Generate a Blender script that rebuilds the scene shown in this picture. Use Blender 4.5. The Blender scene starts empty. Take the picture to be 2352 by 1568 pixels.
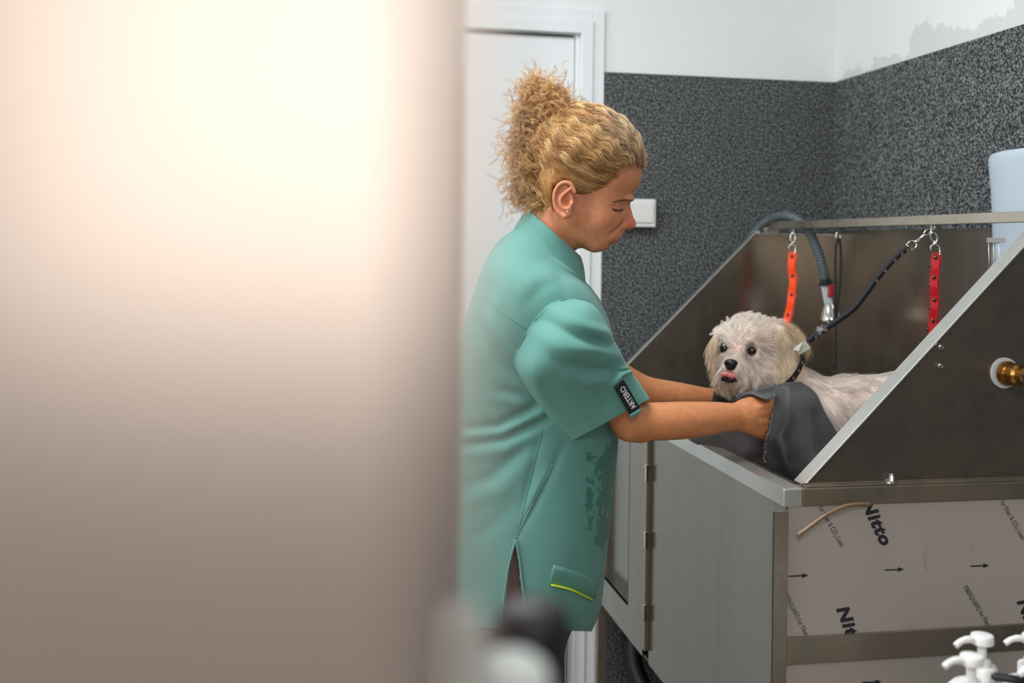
import bpy, bmesh, math, random
import numpy as np
from mathutils import Vector, Matrix
from mathutils.bvhtree import BVHTree
random.seed(7); rng = np.random.default_rng(7)
SC = bpy.context.scene; COL = SC.collection

# ---------------------------------------------------------------- camera
FPX = 2400.0; TH = math.atan(447 / 2400.0); ROLL = math.radians(0.8); PX, PY = 1176.0, 561.0
CAM = np.array([-0.7574, -1.6024, 1.38])
FW = np.array([math.sin(TH), math.cos(TH), 0.0]); RT = np.array([math.cos(TH), -math.sin(TH), 0.0]); UP = np.array([0, 0, 1.0])
CR, SR = math.cos(ROLL), math.sin(ROLL)
cd = bpy.data.cameras.new('camera'); cam = bpy.data.objects.new('camera', cd); COL.objects.link(cam); SC.camera = cam
cd.sensor_width = 36; cd.lens = FPX / 2352 * 36; cd.shift_y = -(784 - PY) / 2352; cd.clip_start = 0.01; cd.clip_end = 50
r2 = RT * CR + UP * SR; u2 = -RT * SR + UP * CR
M = Matrix(((r2[0], u2[0], -FW[0], CAM[0]), (r2[1], u2[1], -FW[1], CAM[1]), (r2[2], u2[2], -FW[2], CAM[2]), (0, 0, 0, 1)))
cam.matrix_world = M
cd.dof.use_dof = True; cd.dof.focus_distance = 1.92; cd.dof.aperture_fstop = 2.9

# ---------------------------------------------------------------- world, lights, exposure
W = bpy.data.worlds.new('world'); SC.world = W; W.use_nodes = True
W.node_tree.nodes['Background'].inputs[0].default_value = (0.62, 0.66, 0.7, 1)
W.node_tree.nodes['Background'].inputs[1].default_value = 0.25
SC.view_settings.view_transform = 'Standard'; SC.view_settings.look = 'None'; SC.view_settings.gamma = 1
SC.view_settings.exposure = 0.45; SC.view_settings.use_curve_mapping = False
def area(name, loc, tgt, sx, sy, e, col):
    l = bpy.data.lights.new(name, 'AREA'); l.shape = 'RECTANGLE'; l.size = sx; l.size_y = sy; l.energy = e; l.color = col
    o = bpy.data.objects.new(name, l); COL.objects.link(o); o.location = loc
    o.rotation_euler = (Vector(tgt) - Vector(loc)).to_track_quat('-Z', 'Y').to_euler(); return o
area('overhead_area_light', (-0.9, -0.1, 2.66), (-0.9, -0.1, 0), 1.3, 0.5, 29, (0.93, 0.97, 1.0))
area('overhead_area_light', (-1.3, -2.4, 2.66), (-1.1, -1.9, 0), 1.3, 0.5, 48, (0.95, 0.97, 1.0))  # added fill lamp, brightens surfaces that face the viewer
area('daylight', (-2.85, -0.2, 1.75), (0, 0.3, 1.2), 1.4, 1.1, 24, (0.95, 0.98, 1.0))

# ---------------------------------------------------------------- helpers
def ray(x, y):
    a = x - PX; b = y - PY
    u = a * CR + b * SR; v = -a * SR + b * CR
    return FW + RT * (u / FPX) - UP * (v / FPX)
def at(x, y, D): return CAM + ray(x, y) * D
def on(x, y, axis, val):
    d = ray(x, y); return CAM + d * ((val - CAM[axis]) / d[axis])
def projv(P):
    d = np.asarray(P, float) - CAM; X = d @ RT; Y = -(d @ UP); Z = d @ FW
    u = FPX * X / Z; v = FPX * Y / Z
    return PX + u * CR - v * SR, PY + u * SR + v * CR, Z

def tagobj(o, label=None, cat=None, group=None, kind=None):
    if label: o['label'] = label
    if cat: o['category'] = cat
    if group: o['group'] = group
    if kind: o['kind'] = kind
    return o
def empty(name, loc, label, cat, group=None):
    o = bpy.data.objects.new(name, None); COL.objects.link(o); o.location = loc; o.empty_display_size = 0.05
    return tagobj(o, label, cat, group)
def link(name, me, mat=None, parent=None):
    o = bpy.data.objects.new(name, me); COL.objects.link(o)
    if mat is not None:
        for m in (mat if isinstance(mat, (list, tuple)) else [mat]): me.materials.append(m)
    if parent is not None:
        o.parent = parent
        o.matrix_parent_inverse = Matrix.Translation(parent.location).inverted() if parent.parent is None else (parent.matrix_parent_inverse @ Matrix.Identity(4)).copy() if False else _inv(parent)
    return o
def _inv(p):
    # every mesh is authored in world space; its parents only carry translations
    M0 = Matrix.Identity(4)
    q = p
    while q is not None:
        M0 = Matrix.Translation(q.location) @ M0 if q.type == 'EMPTY' else M0
        q = q.parent
    # meshes parented with an inverse stay at the identity in world space
    if p.type != 'EMPTY': return Matrix.Identity(4)
    return M0.inverted()
def mesh_np(name, V, Fc, mat=None, parent=None, smooth=True, solid=0.0, cols=None, sub=0):
    me = bpy.data.meshes.new(name); V = np.asarray(V, np.float32)
    if isinstance(Fc, np.ndarray):
        k = Fc.shape[1]; n = len(Fc)
        me.vertices.add(len(V)); me.vertices.foreach_set('co', V.ravel())
        me.loops.add(n * k); me.loops.foreach_set('vertex_index', Fc.astype(np.int32).ravel())
        me.polygons.add(n); me.polygons.foreach_set('loop_start', np.arange(0, n * k, k, dtype=np.int32))
        me.update(calc_edges=True)
    else:
        me.from_pydata([tuple(map(float, v)) for v in V], [], Fc); me.update()
    me.validate()
    if smooth: me.polygons.foreach_set('use_smooth', np.ones(len(me.polygons), bool))
    if cols is not None:
        a = me.color_attributes.new('Col', 'FLOAT_COLOR', 'POINT')
        c = np.ones((len(V), 4), np.float32); c[:, :3] = cols; a.data.foreach_set('color', c.ravel())
    o = link(name, me, mat, parent)
    if solid:
        s = o.modifiers.new('s', 'SOLIDIFY'); s.thickness = solid; s.offset = 0
    if sub:
        s = o.modifiers.new('u', 'SUBSURF'); s.levels = sub; s.render_levels = sub
    return o
class MB:
    def __init__(s): s.v = []; s.f = []
    def add(s, V, Fs):
        b = len(s.v); s.v += [tuple(map(float, v)) for v in V]; s.f += [tuple(i + b for i in f) for f in Fs]; return s
    def box(s, lo, hi):
        x0, y0, z0 = lo; x1, y1, z1 = hi
        return s.add([(x0,y0,z0),(x1,y0,z0),(x1,y1,z0),(x0,y1,z0),(x0,y0,z1),(x1,y0,z1),(x1,y1,z1),(x0,y1,z1)],
                     [(0,3,2,1),(4,5,6,7),(0,1,5,4),(1,2,6,5),(2,3,7,6),(3,0,4,7)])
    def prism(s, poly, axis, a0, a1):
        n = len(poly); V = []
        for a in (a0, a1):
            for p in poly:
                q = list(p); q.insert(axis, a); V.append(q)
        Fs = [tuple(range(n))[::-1], tuple(range(n, 2 * n))] + [(i, (i + 1) % n, n + (i + 1) % n, n + i) for i in range(n)]
        return s.add(V, Fs)
    def tube(s, pts, r, n=10, caps=True, closed=False, flat=1.0, nrm=None):
        P = np.array(pts, float); m = len(P); R = np.full(m, r) if np.isscalar(r) else np.array(r, float)
        T = np.gradient(P, axis=0) if not closed else np.roll(P, -1, 0) - np.roll(P, 1, 0)
        T /= np.linalg.norm(T, axis=1)[:, None] + 1e-12
        ref = np.array([0, 0, 1.0]) if abs(T[0][2]) < 0.9 else np.array([1.0, 0, 0])
        if nrm is not None: ref = np.array(nrm, float)
        A = np.cross(T[0], ref); A /= np.linalg.norm(A) + 1e-12; V = []
        for i in range(m):
            A = A - T[i] * (A @ T[i]); A /= np.linalg.norm(A) + 1e-12; B = np.cross(T[i], A)
            for k in range(n):
                t = 2 * math.pi * k / n; V.append(P[i] + R[i] * (A * math.cos(t) + B * math.sin(t) * flat))
        Fs = []
        for i in range(m if closed else m - 1):
            j = (i + 1) % m
            for k in range(n):
                l = (k + 1) % n; Fs.append((i*n+k, i*n+l, j*n+l, j*n+k))
        if caps and not closed: Fs += [tuple(range(n))[::-1], tuple(range((m-1)*n, m*n))]
        return s.add(V, Fs)
    def lathe(s, prof, c, axis=(0,0,1), n=32, caps=True):
        ax = Vector(axis).normalized(); a = ax.orthogonal().normalized(); b = ax.cross(a); V = []; c = Vector(c)
        for r, h in prof:
            for k in range(n):
                t = 2*math.pi*k/n; V.append(c + ax*h + (a*math.cos(t) + b*math.sin(t))*r)
        Fs = []
        for i in range(len(prof)-1):
            for k in range(n):
                l = (k+1) % n; Fs.append((i*n+k, i*n+l, (i+1)*n+l, (i+1)*n+k))
        if caps: Fs += [tuple(range(n))[::-1], tuple(range((len(prof)-1)*n, len(prof)*n))]
        return s.add(V, Fs)
    def build(s, name, mat=None, parent=None, smooth=False, bevel=0.0, solid=0.0, auto=False):
        me = bpy.data.meshes.new(name); me.from_pydata(s.v, [], s.f); me.update()
        bm = bmesh.new(); bm.from_mesh(me); bmesh.ops.recalc_face_normals(bm, faces=bm.faces); bm.to_mesh(me); bm.free()
        if smooth or auto: me.polygons.foreach_set('use_smooth', np.ones(len(me.polygons), bool))
        if auto: me.set_sharp_from_angle(angle=math.radians(40))
        o = link(name, me, mat, parent)
        if solid: m = o.modifiers.new('s', 'SOLIDIFY'); m.thickness = solid; m.offset = 0
        if bevel: m = o.modifiers.new('b', 'BEVEL'); m.width = bevel; m.segments = 2; m.limit_method = 'ANGLE'
        return o
def spline(pts, n):
    P = np.array(pts, float); m = len(P); t = np.linspace(0, m - 1, n); i = np.clip(t.astype(int), 0, m - 2); f = (t - i)[:, None]
    Q = np.vstack([2*P[0]-P[1], P, 2*P[-1]-P[-2]])
    a, b, c, d = Q[i], Q[i+1], Q[i+2], Q[i+3]
    return 0.5*((2*b) + (c-a)*f + (2*a-5*b+4*c-d)*f**2 + (3*b-a-3*c+d)*f**3)

# ---------------------------------------------------------------- materials
def srgb(r, g, b):
    f = lambda c: (c/255/12.92) if c/255 <= 0.04045 else ((c/255+0.055)/1.055)**2.4
    return (f(r), f(g), f(b), 1)
def mat(name, col, rough=0.5, metal=0.0, spec=0.5, sss=0.0, emis=None, es=0.0, sheen=0.0, coat=0.0, trans=0.0, ior=1.45):
    m = bpy.data.materials.new(name); m.use_nodes = True; b = m.node_tree.nodes['Principled BSDF']
    b.inputs['Base Color'].default_value = col; b.inputs['Roughness'].default_value = rough; b.inputs['Metallic'].default_value = metal
    b.inputs['Specular IOR Level'].default_value = spec; b.inputs['Subsurface Weight'].default_value = sss
    b.inputs['Sheen Weight'].default_value = sheen; b.inputs['Coat Weight'].default_value = coat
    b.inputs['Transmission Weight'].default_value = trans; b.inputs['IOR'].default_value = ior
    if sss: b.inputs['Subsurface Radius'].default_value = (1, 0.35, 0.2); b.inputs['Subsurface Scale'].default_value = 0.008
    if emis: b.inputs['Emission Color'].default_value = emis; b.inputs['Emission Strength'].default_value = es
    return m
def nd(m, t, **kw):
    n = m.node_tree.nodes.new(t)
    for k, v in kw.items():
        if k in n.inputs: n.inputs[k].default_value = v
        else: setattr(n, k, v)
    return n
def lk(m, a, b): m.node_tree.links.new(a, b)
def ramp(m, src, stops):
    r = nd(m, 'ShaderNodeValToRGB'); e = r.color_ramp.elements
    while len(e) < len(stops): e.new(0.5)
    for i, (p, c) in enumerate(stops): e[i].position = p; e[i].color = c
    lk(m, src, r.inputs[0]); return r
def coords(m, scale=(1, 1, 1), rot=(0, 0, 0)):
    tc = nd(m, 'ShaderNodeTexCoord'); mp = nd(m, 'ShaderNodeMapping'); mp.inputs['Scale'].default_value = scale; mp.inputs['Rotation'].default_value = rot
    lk(m, tc.outputs['Object'], mp.inputs[0]); return mp.outputs[0]
def bump(m, src, strength, dist=0.002):
    b = nd(m, 'ShaderNodeBump'); b.inputs['Strength'].default_value = strength; b.inputs['Distance'].default_value = dist
    lk(m, src, b.inputs['Height']); lk(m, b.outputs[0], m.node_tree.nodes['Principled BSDF'].inputs['Normal']); return b
def noise(m, vec, scale, detail=3, rough=0.5):
    n = nd(m, 'ShaderNodeTexNoise'); n.inputs['Scale'].default_value = scale; n.inputs['Detail'].default_value = detail; n.inputs['Roughness'].default_value = rough
    if vec is not None: lk(m, vec, n.inputs['Vector'])
    return n.outputs[0]
def P(m): return m.node_tree.nodes['Principled BSDF']

M_white = mat('white_plaster', srgb(226, 230, 231), 0.75)
v = coords(M_white); n1 = noise(M_white, v, 22, 5); bump(M_white, n1, 0.35, 0.004)
# right wall plaster with grey patched band above the panel edge
M_whiteR = mat('patched_plaster', srgb(222, 226, 226), 0.75)
v = coords(M_whiteR); sep = nd(M_whiteR, 'ShaderNodeSeparateXYZ'); lk(M_whiteR, v, sep.inputs[0])
nn = noise(M_whiteR, v, 5.5, 6, 0.6); mth = nd(M_whiteR, 'ShaderNodeMath', operation='MULTIPLY_ADD'); lk(M_whiteR, nn, mth.inputs[0]); mth.inputs[1].default_value = -0.34; lk(M_whiteR, sep.outputs[2], mth.inputs[2])
rp = ramp(M_whiteR, mth.outputs[0], [(0.0, srgb(204, 208, 205)), (1.0, srgb(222, 226, 226))])
mr = nd(M_whiteR, 'ShaderNodeMapRange'); lk(M_whiteR, mth.outputs[0], mr.inputs[0]); mr.inputs[1].default_value = 1.745; mr.inputs[2].default_value = 1.752
lk(M_whiteR, mr.outputs[0], rp.inputs[0]); lk(M_whiteR, rp.outputs[0], P(M_whiteR).inputs['Base Color'])
bump(M_whiteR, noise(M_whiteR, v, 30, 4), 0.3, 0.003)

M_speck = mat('speckled_chip_panel', srgb(70, 74, 78), 0.8)
v = coords(M_speck); n1 = noise(M_speck, v, 215, 2.0, 0.6); n2 = noise(M_speck, v, 3.0, 3)
r1 = ramp(M_speck, n1, [(0.40, srgb(18, 19, 21)), (0.48, srgb(50, 52, 54)), (0.58, srgb(112, 116, 117)), (0.72, srgb(150, 154, 155))])
lk(M_speck, r1.outputs[0], P(M_speck).inputs['Base Color']); bump(M_speck, n1, 0.5, 0.003)

M_wood_white = mat('white_door_paint', srgb(226, 230, 232), 0.45)
M_floor = mat('floor_tile', srgb(120, 112, 104), 0.5); lk(M_floor, ramp(M_floor, noise(M_floor, coords(M_floor), 14, 5), [(0.3, srgb(95, 88, 80)), (0.7, srgb(140, 130, 120))]).outputs[0], P(M_floor).inputs['Base Color'])
M_back = mat('brown_back_wall', srgb(112, 96, 82), 0.7); M_ceil = mat('ceiling_paint', srgb(225, 225, 222), 0.8)
M_left = mat('left_wall_paint', srgb(205, 200, 192), 0.7)

def steel(name, col, rough, stain=0.0, stretch=(1, 1, 40), stain_col=(0.05, 0.035, 0.02, 1), brush=0.06, streak=0.0):
    m = mat(name, col, rough, 0.92)
    v = coords(m, stretch); n = noise(m, v, 6, 3, 0.6)
    mr = nd(m, 'ShaderNodeMapRange'); lk(m, n, mr.inputs[0]); mr.inputs[3].default_value = rough - brush; mr.inputs[4].default_value = rough + brush; lk(m, mr.outputs[0], P(m).inputs['Roughness'])
    v2 = coords(m); s = noise(m, v2, 9, 6, 0.65); mx = nd(m, 'ShaderNodeMix', data_type='RGBA')
    r = ramp(m, s, [(0.42, (0, 0, 0, 1)), (0.7, (1, 1, 1, 1))]); mm = nd(m, 'ShaderNodeMath', operation='MULTIPLY'); lk(m, r.outputs[0], mm.inputs[0]); mm.inputs[1].default_value = stain
    lk(m, mm.outputs[0], mx.inputs[0]); mx.inputs[6].default_value = col; mx.inputs[7].default_value = stain_col
    mt = nd(m, 'ShaderNodeMath', operation='MULTIPLY_ADD'); lk(m, mm.outputs[0], mt.inputs[0]); mt.inputs[1].default_value = -0.55; mt.inputs[2].default_value = 0.92; lk(m, mt.outputs[0], P(m).inputs['Metallic'])
    if streak:
        sn = noise(m, coords(m, (6, 42, .7)), 1.0, 4, .65); sr = ramp(m, sn, [(.62, (1, 1, 1, 1)), (.66, (.62, .6, .56, 1))]); m2 = nd(m, 'ShaderNodeMix', data_type='RGBA', blend_type='MULTIPLY'); m2.inputs[0].default_value = streak
        lk(m, mx.outputs[2], m2.inputs[6]); lk(m, sr.outputs[0], m2.inputs[7]); lk(m, m2.outputs[2], P(m).inputs['Base Color'])
    else: lk(m, mx.outputs[2], P(m).inputs['Base Color'])
    bump(m, n, 0.02, 0.0006); return m
M_steel_front = steel('brushed_steel_front', srgb(132, 132, 122), 0.19, 0.16, (12, 12, 0.6), (0.16, 0.14, 0.11, 1), 0.04, 0.35)
M_steel_in = steel('splashed_steel_inside', srgb(150, 142, 130), 0.22, 0.25, (8, 8, 0.8))
M_steel_out = steel('tarnished_steel_panel', srgb(120, 112, 102), 0.34, 0.55, (6, 6, 6), (0.10, 0.065, 0.035, 1))
M_steel_rim = steel('worn_steel_rim', srgb(150, 140, 126), 0.33, 0.85, (2, 2, 10), (0.17, 0.125, 0.085, 1))
M_steel_edge = steel('bright_steel_edge', srgb(205, 205, 200), 0.38, 0.06, (4, 4, 4))
M_steel_bar = steel('spotted_steel_bar', srgb(188, 180, 166), 0.28, 0.5, (3, 3, 3), (0.22, 0.17, 0.12, 1))
M_chrome = mat('chrome', srgb(215, 215, 215), 0.12, 1.0)
M_brass = mat('brass', srgb(176, 128, 66), 0.25, 1.0)
M_bronze = mat('bronze_snap', srgb(110, 92, 70), 0.35, 0.9)
# printed protective film
M_film = mat('grey_protective_film', srgb(156, 148, 141), 0.42); M_ink = mat('dark_ink', srgb(36, 30, 36), 0.6)
M_hairtone = mat('stray_hair_tone', srgb(150, 115, 75), 0.5)
M_black = mat('black_rubber', srgb(24, 24, 26), 0.5); M_hose = mat('grey_hose', srgb(78, 88, 94), 0.32)
M_plw = mat('white_plastic', srgb(222, 222, 220), 0.35, sss=0.15); M_plg = mat('grey_plastic', srgb(176, 182, 184), 0.35)
M_red = mat('red_strap', srgb(190, 22, 32), 0.45); M_orange = mat('orange_strap', srgb(255, 78, 22), 0.5, emis=None)
M_redp = mat('red_trigger', srgb(160, 36, 40), 0.4)
M_tube = mat('aged_clear_tube', srgb(118, 96, 72), 0.25)
M_translu = mat('translucent_container', srgb(178, 192, 204), 0.3, sss=0.3)
M_dark = mat('dark_appliance', srgb(30, 28, 32), 0.45)
# ---------------------------------------------------------------- room shell
def structure(mb, name, m, parent=None, **k):
    o = mb.build(name, m, parent, **k)
    if parent is None: tagobj(o, kind='structure')
    return o
YB, XR, ZC = 1.245, 0.735, 2.75; XL, YF = -3.2, -4.2
PZ = 1.868
fl = structure(MB().box((XL - .1, YF - .1, -0.08), (XR + .1, YB + .1, 0)), 'floor', M_floor); tagobj(fl, 'speckled grey floor under the washing tub')
ce = structure(MB().box((XL, YF, ZC), (XR + .1, YB + .1, ZC + .08)), 'ceiling', M_ceil); tagobj(ce, 'plain white ceiling above the room')
# wall_back with the doorway cut out
DX0, DX1, DZ = -0.93, -0.040, 1.972   # doorway opening
mb = MB(); mb.box((XL, YB, 0), (DX0, YB + .1, ZC)); mb.box((DX0, YB, DZ), (DX1, YB + .1, ZC)); mb.box((DX1, YB, 0), (XR + .1, YB + .1, ZC))
wb = structure(mb, 'wall_back', M_white); tagobj(wb, 'white plaster wall around the door and above the speckled panel')
sp = structure(MB().box((0.028, YB - .008, 0), (XR, YB + .0, PZ)), 'speckled_panel', M_speck, wb)
wr = structure(MB().box((XR, YF, 0), (XR + .1, YB + .1, ZC)), 'wall_right', M_whiteR); tagobj(wr, 'white patched wall on the right above the speckled panel')
structure(MB().box((XR - .008, YF, 0), (XR, YB - .008, PZ)), 'speckled_panel', M_speck, wr)
wl = structure(MB().box((XL - .1, YF, 0), (XL, YB + .1, ZC)), 'wall_left', M_left); tagobj(wl, 'pale wall at the far left of the room')
mb = MB(); WX0, WX1, WZ0, WZ1 = -2.9, -0.75, 1.12, 2.6
mb.box((XL, YF - .1, 0), (WX0, YF, ZC)); mb.box((WX1, YF - .1, 0), (XR + .1, YF, ZC)); mb.box((WX0, YF - .1, 0), (WX1, YF, WZ0)); mb.box((WX0, YF - .1, WZ1), (WX1, YF, ZC))
wf = structure(mb, 'wall_front', M_back); tagobj(wf, 'brown wall behind the viewpoint with an added glowing pane')
M_glow = mat('added_glow_pane', (1, 1, 1, 1), 0.3, emis=(1.0, 0.93, 0.86, 1), es=3.0)  # added glowing pane: gives the near slabs their bright reflection and fills the scene
w1 = structure(MB().box((WX0, YF - .08, WZ0), (WX1, YF - .06, WZ1)), 'glow_pane_1', M_glow); tagobj(w1, 'added glowing pane in the wall behind the viewpoint')
# door_1: white door, frame and trim
d1 = structure(MB().box((DX0 + .014, YB + .012, 0.004), (DX1 - .014, YB + .052, DZ - .008)), 'door_1', M_wood_white, bevel=.0015); tagobj(d1, 'white painted door behind the person')
dk = structure(MB().box((DX0 - .1, YB + .105, 0), (DX1 + .1, YB + .16, DZ + .1)), 'gap_backing', M_back); tagobj(dk, 'added board keeping the gap round the door dark')  # added backing, keeps the bright world out of the gap round the door
def surround(name, i0, i1, d0, d1_, label):
    mb = MB(); mb.box((DX1 + i0, YB - d0, 0), (DX1 + i1, YB - d1_, DZ + i1)); mb.box((DX0 - i1, YB - d0, 0), (DX0 - i0, YB - d1_, DZ + i1)); mb.box((DX0 - i0, YB - d0, DZ + i0), (DX1 + i0, YB - d1_, DZ + i1))
    tagobj(structure(mb, name, M_wood_white, bevel=.002), label)
surround('trim_1', .0, .034, -.004, .016, 'white door frame edging the doorway'); surround('trim_2', .034, .068, -.001, .010, 'outer white moulding around the door frame')
mb = MB(); mb.box((DX1 - .012, YB + .004, 0), (DX1, YB + .1, DZ)); mb.box((DX0, YB + .004, 0), (DX0 + .012, YB + .1, DZ)); tagobj(structure(mb, 'trim_3', M_wood_white), 'white reveal lining inside the doorway')
# white wall box (intercom) beside the person's face
c0 = on(1428, 456, 1, YB - .03); c1 = on(1505, 522, 1, YB - .03)
sw = empty('wall_switch', (c0[0] + .04, YB - .008, c1[2]), 'white rectangular switch box on the speckled wall behind the nose of the person', 'switch')
MB().box((c0[0], YB - .036, c1[2]), (c1[0], YB - .008, c0[2])).build('housing', M_plw, sw, bevel=.003)
MB().box((c0[0] + .008, YB - .040, c1[2] + .012), (c1[0] - .008, YB - .035, c0[2] - .009)).build('rocker', M_plw, sw, bevel=.002)

# ---------------------------------------------------------------- near wall edges (strongly out of focus, left half)
M_near = mat('glossy_cream_paint', (0.36, 0.31, 0.28, 1), 0.29, 0.8)
def near_slab(name, px, D, depth, label, yaw=0.0):
    e = at(px, 561, D); n = FW * math.cos(yaw) - RT * math.sin(yaw); r = RT * math.cos(yaw) + FW * math.sin(yaw)
    a = e[:2]; b = a - r[:2] * 0.9; mb = MB()
    poly = [tuple(a), tuple(b), tuple(b + n[:2] * depth), tuple(a + n[:2] * depth)]
    mb.prism(poly, 2, 0.0, ZC); o = structure(mb, name, M_near, bevel=.002); tagobj(o, label); return o
near_slab('trim_4', 1066, 0.38, 0.05, 'out-of-focus cream door frame edge in front of the person')
near_slab('wall_near', 1078, 0.072, 0.02, 'out-of-focus cream wall edge filling the left half')
# ---------------------------------------------------------------- washing tub
L, DW, RZ = 1.17, 0.69, 0.985
tub = empty('washing_tub', (0.3, 0.6, 0), 'stainless steel dog washing tub with slanted side panels and an overhead bar', 'tub')
def tpart(mb, name, m=M_steel_front, **k): return mb.build(name, m, tub, **k)
# rim band, four sides
mb = MB(); mb.box((0, 0, RZ - .03), (.034, L, RZ)); tpart(mb, 'front_rim', M_steel_edge, bevel=.002)
mb = MB(); mb.box((.034, 0, RZ - .03), (DW, .030, RZ)); tpart(mb, 'side_rim', M_steel_rim, bevel=.002)
mb = MB(); mb.box((.034, L - .03, RZ - .03), (DW, L, RZ)); tpart(mb, 'side_rim', M_steel_in, bevel=.002)
# basin (open box)
mb = MB(); zb = .82
mb.box((.034, .03, zb), (.045, L - .03, RZ - .002)); mb.box((DW - .012, .03, zb), (DW, L - .03, RZ)); mb.box((.045, .03, zb), (DW - .012, .036, RZ - .01)); mb.box((.045, L - .036, zb), (DW - .012, L - .03, RZ - .01))
mb.box((.034, .03, zb - .012), (DW, L - .03, zb)); tpart(mb, 'basin', M_steel_in)
# back splash
mb = MB(); mb.box((DW - .014, .012, RZ), (DW, L - .012, 1.430)); tpart(mb, 'back_panel', M_steel_in, bevel=.001)
# side panels
y0n, y1n = .014, .050
def side_panel(ya, yb, fl0, fl1, m, xs):
    xt = xs + 1.418 - RZ; pr = [(xs, RZ), (xt, 1.418), (DW, 1.418), (DW, RZ)]
    mb = MB().prism(pr, 1, ya, yb); p = tpart(mb, 'side_panel', m)
    # folded edge strip along the slope
    n = np.array([-.707, .707]) * .0035; a, b = np.array([xs - .003, RZ]), np.array([xt, 1.421])
    q = [a, b, b + n, a + n]; e = MB().prism([tuple(x) for x in q], 1, fl0, fl1).build('folded_edge', M_steel_edge, p, bevel=.0008)
    MB().box((xt, fl0, 1.418), (DW, fl1, 1.4215)).build('folded_edge', M_steel_edge, p)
    return p
pn = side_panel(.014, .018, .012, .050, M_steel_out, .047)
pf = side_panel(L - .03, L - .026, L - .03, L - .008, M_steel_in, .014)
MB().box((.04, .002, RZ), (DW, .016, RZ + .0035)).box((.036, .012, RZ), (DW, .014, RZ + .006)).build('base_flange', M_steel_rim, pn, bevel=.001)
def boss(px, py, r, h, m, name, parent, n=6):
    c = on(px, py, 1, .014); mb = MB(); mb.lathe([(r, 0), (r, h * .5), (r * .8, h * .55), (r * .7, h)], c, (0, -1, 0), n); return mb.build(name, m, parent)
boss(2158, 797, .005, .008, M_chrome, 'screw', pn); boss(2157, 840, .005, .008, M_chrome, 'screw', pn)
cb = on(2048, 1096, 1, .008); MB().lathe([(.0085, 0), (.0085, .003), (.006, .004), (.005, .012), (.003, .016)], (cb[0], .008, RZ + .003), (0, 0, 1), 10).build('bolt', M_chrome, pn)
# brass inlet with washer ring
cf = on(2306, 856, 1, .014); inlet = MB().lathe([(.0265, 0), (.0265, .003), (.022, .0035)], cf, (0, -1, 0), 40).build('washer_ring', M_plg, tub)
MB().lathe([(.021, .003), (.021, .010), (.017, .012), (.017, .018), (.019, .020), (.019, .030), (.0145, .034), (.0145, .044)], cf, (.22, -.97, 0), 40).build('brass_fitting', M_brass, tub, smooth=False, auto=True)
ax = Vector((.22, -.97, 0)).normalized(); c2 = Vector(cf) + ax * .044
MB().lathe([(.013, 0), (.013, .014), (.009, .015), (.009, .02), (.0135, .022), (.0135, .036), (.008, .04), (.008, .09)], c2, ax, 6).build('chrome_coupling', M_chrome, tub, auto=True)
# overhead bar
zb0, zb1 = 1.432, 1.452
bar = tpart(MB().box((.476, -.015, zb0), (.496, L - .005, zb1)), 'overhead_bar', M_steel_bar, bevel=.0015)
MB().box((.470, L - .03, 1.4215), (.515, L - .008, 1.436)).build('bar_bracket', M_steel_edge, bar)
MB().lathe([(.006, 0), (.006, .006)], (.455, L - .02, 1.4205), (0, 0, 1), 12).build('bracket_bolt', M_chrome, bar)
MB().box((.476, .012, 1.4215), (.500, .05, 1.433)).build('bar_bracket', M_steel_edge, bar)
# cabinet below: front fascia with open compartment at the far end
CZ = .42; OX = .004
y_s0, y_s1 = .742, .800           # hinge strip / stile
mb = MB(); mb.box((OX, -.0, CZ), (OX + .004, .700, RZ - .03)); tpart(mb, 'front_panel', M_steel_front)
mb = MB(); mb.box((OX - .010, .702, CZ + .028), (OX + .004, .748, RZ - .032)); hs = tpart(mb, 'door_stile', M_steel_rim, bevel=.002)
for px, py in ((1492, 1090), (1489, 1245), (1486, 1412)):
    c = on(px, py, 0, OX - .010); MB().lathe([(.0035, 0), (.0035, .034), (.0055, .034), (.0055, .037), (.0035, .038)], (OX - .010, .700, c[2] - .019), (0, 0, 1), 10).build('hinge', M_chrome, hs)
mb = MB(); mb.box((OX, .748, CZ), (OX + .004, .868, RZ - .03)); mb.box((OX, 1.15, CZ), (OX + .004, L, RZ - .03)); mb.box((OX, .868, CZ), (OX + .004, 1.15, .50)); mb.box((OX, .868, .93), (OX + .004, 1.15, RZ - .03))
tpart(mb, 'cabinet_frame', M_steel_front)
mb = MB(); mb.box((OX, .864, .50), (OX + .024, .868, .93)); mb.box((OX, 1.15, .50), (OX + .024, 1.154, .93)); mb.box((OX, .868, .496), (OX + .024, 1.15, .50)); mb.box((OX, .868, .93), (OX + .024, 1.15, .934)); mb.box((OX + .024, .864, .496), (OX + .028, 1.154, .93))
tpart(mb, 'recess_box', M_steel_front)
mb = MB(); mb.box((OX + .004, .0, CZ), (DW, L, CZ + .004)); mb.box((OX + .1, L - .004, CZ), (DW, L, RZ - .03)); mb.box((DW - .004, 0, CZ), (DW, L, RZ - .03)); tpart(mb, 'cabinet_shell', M_steel_out)
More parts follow.
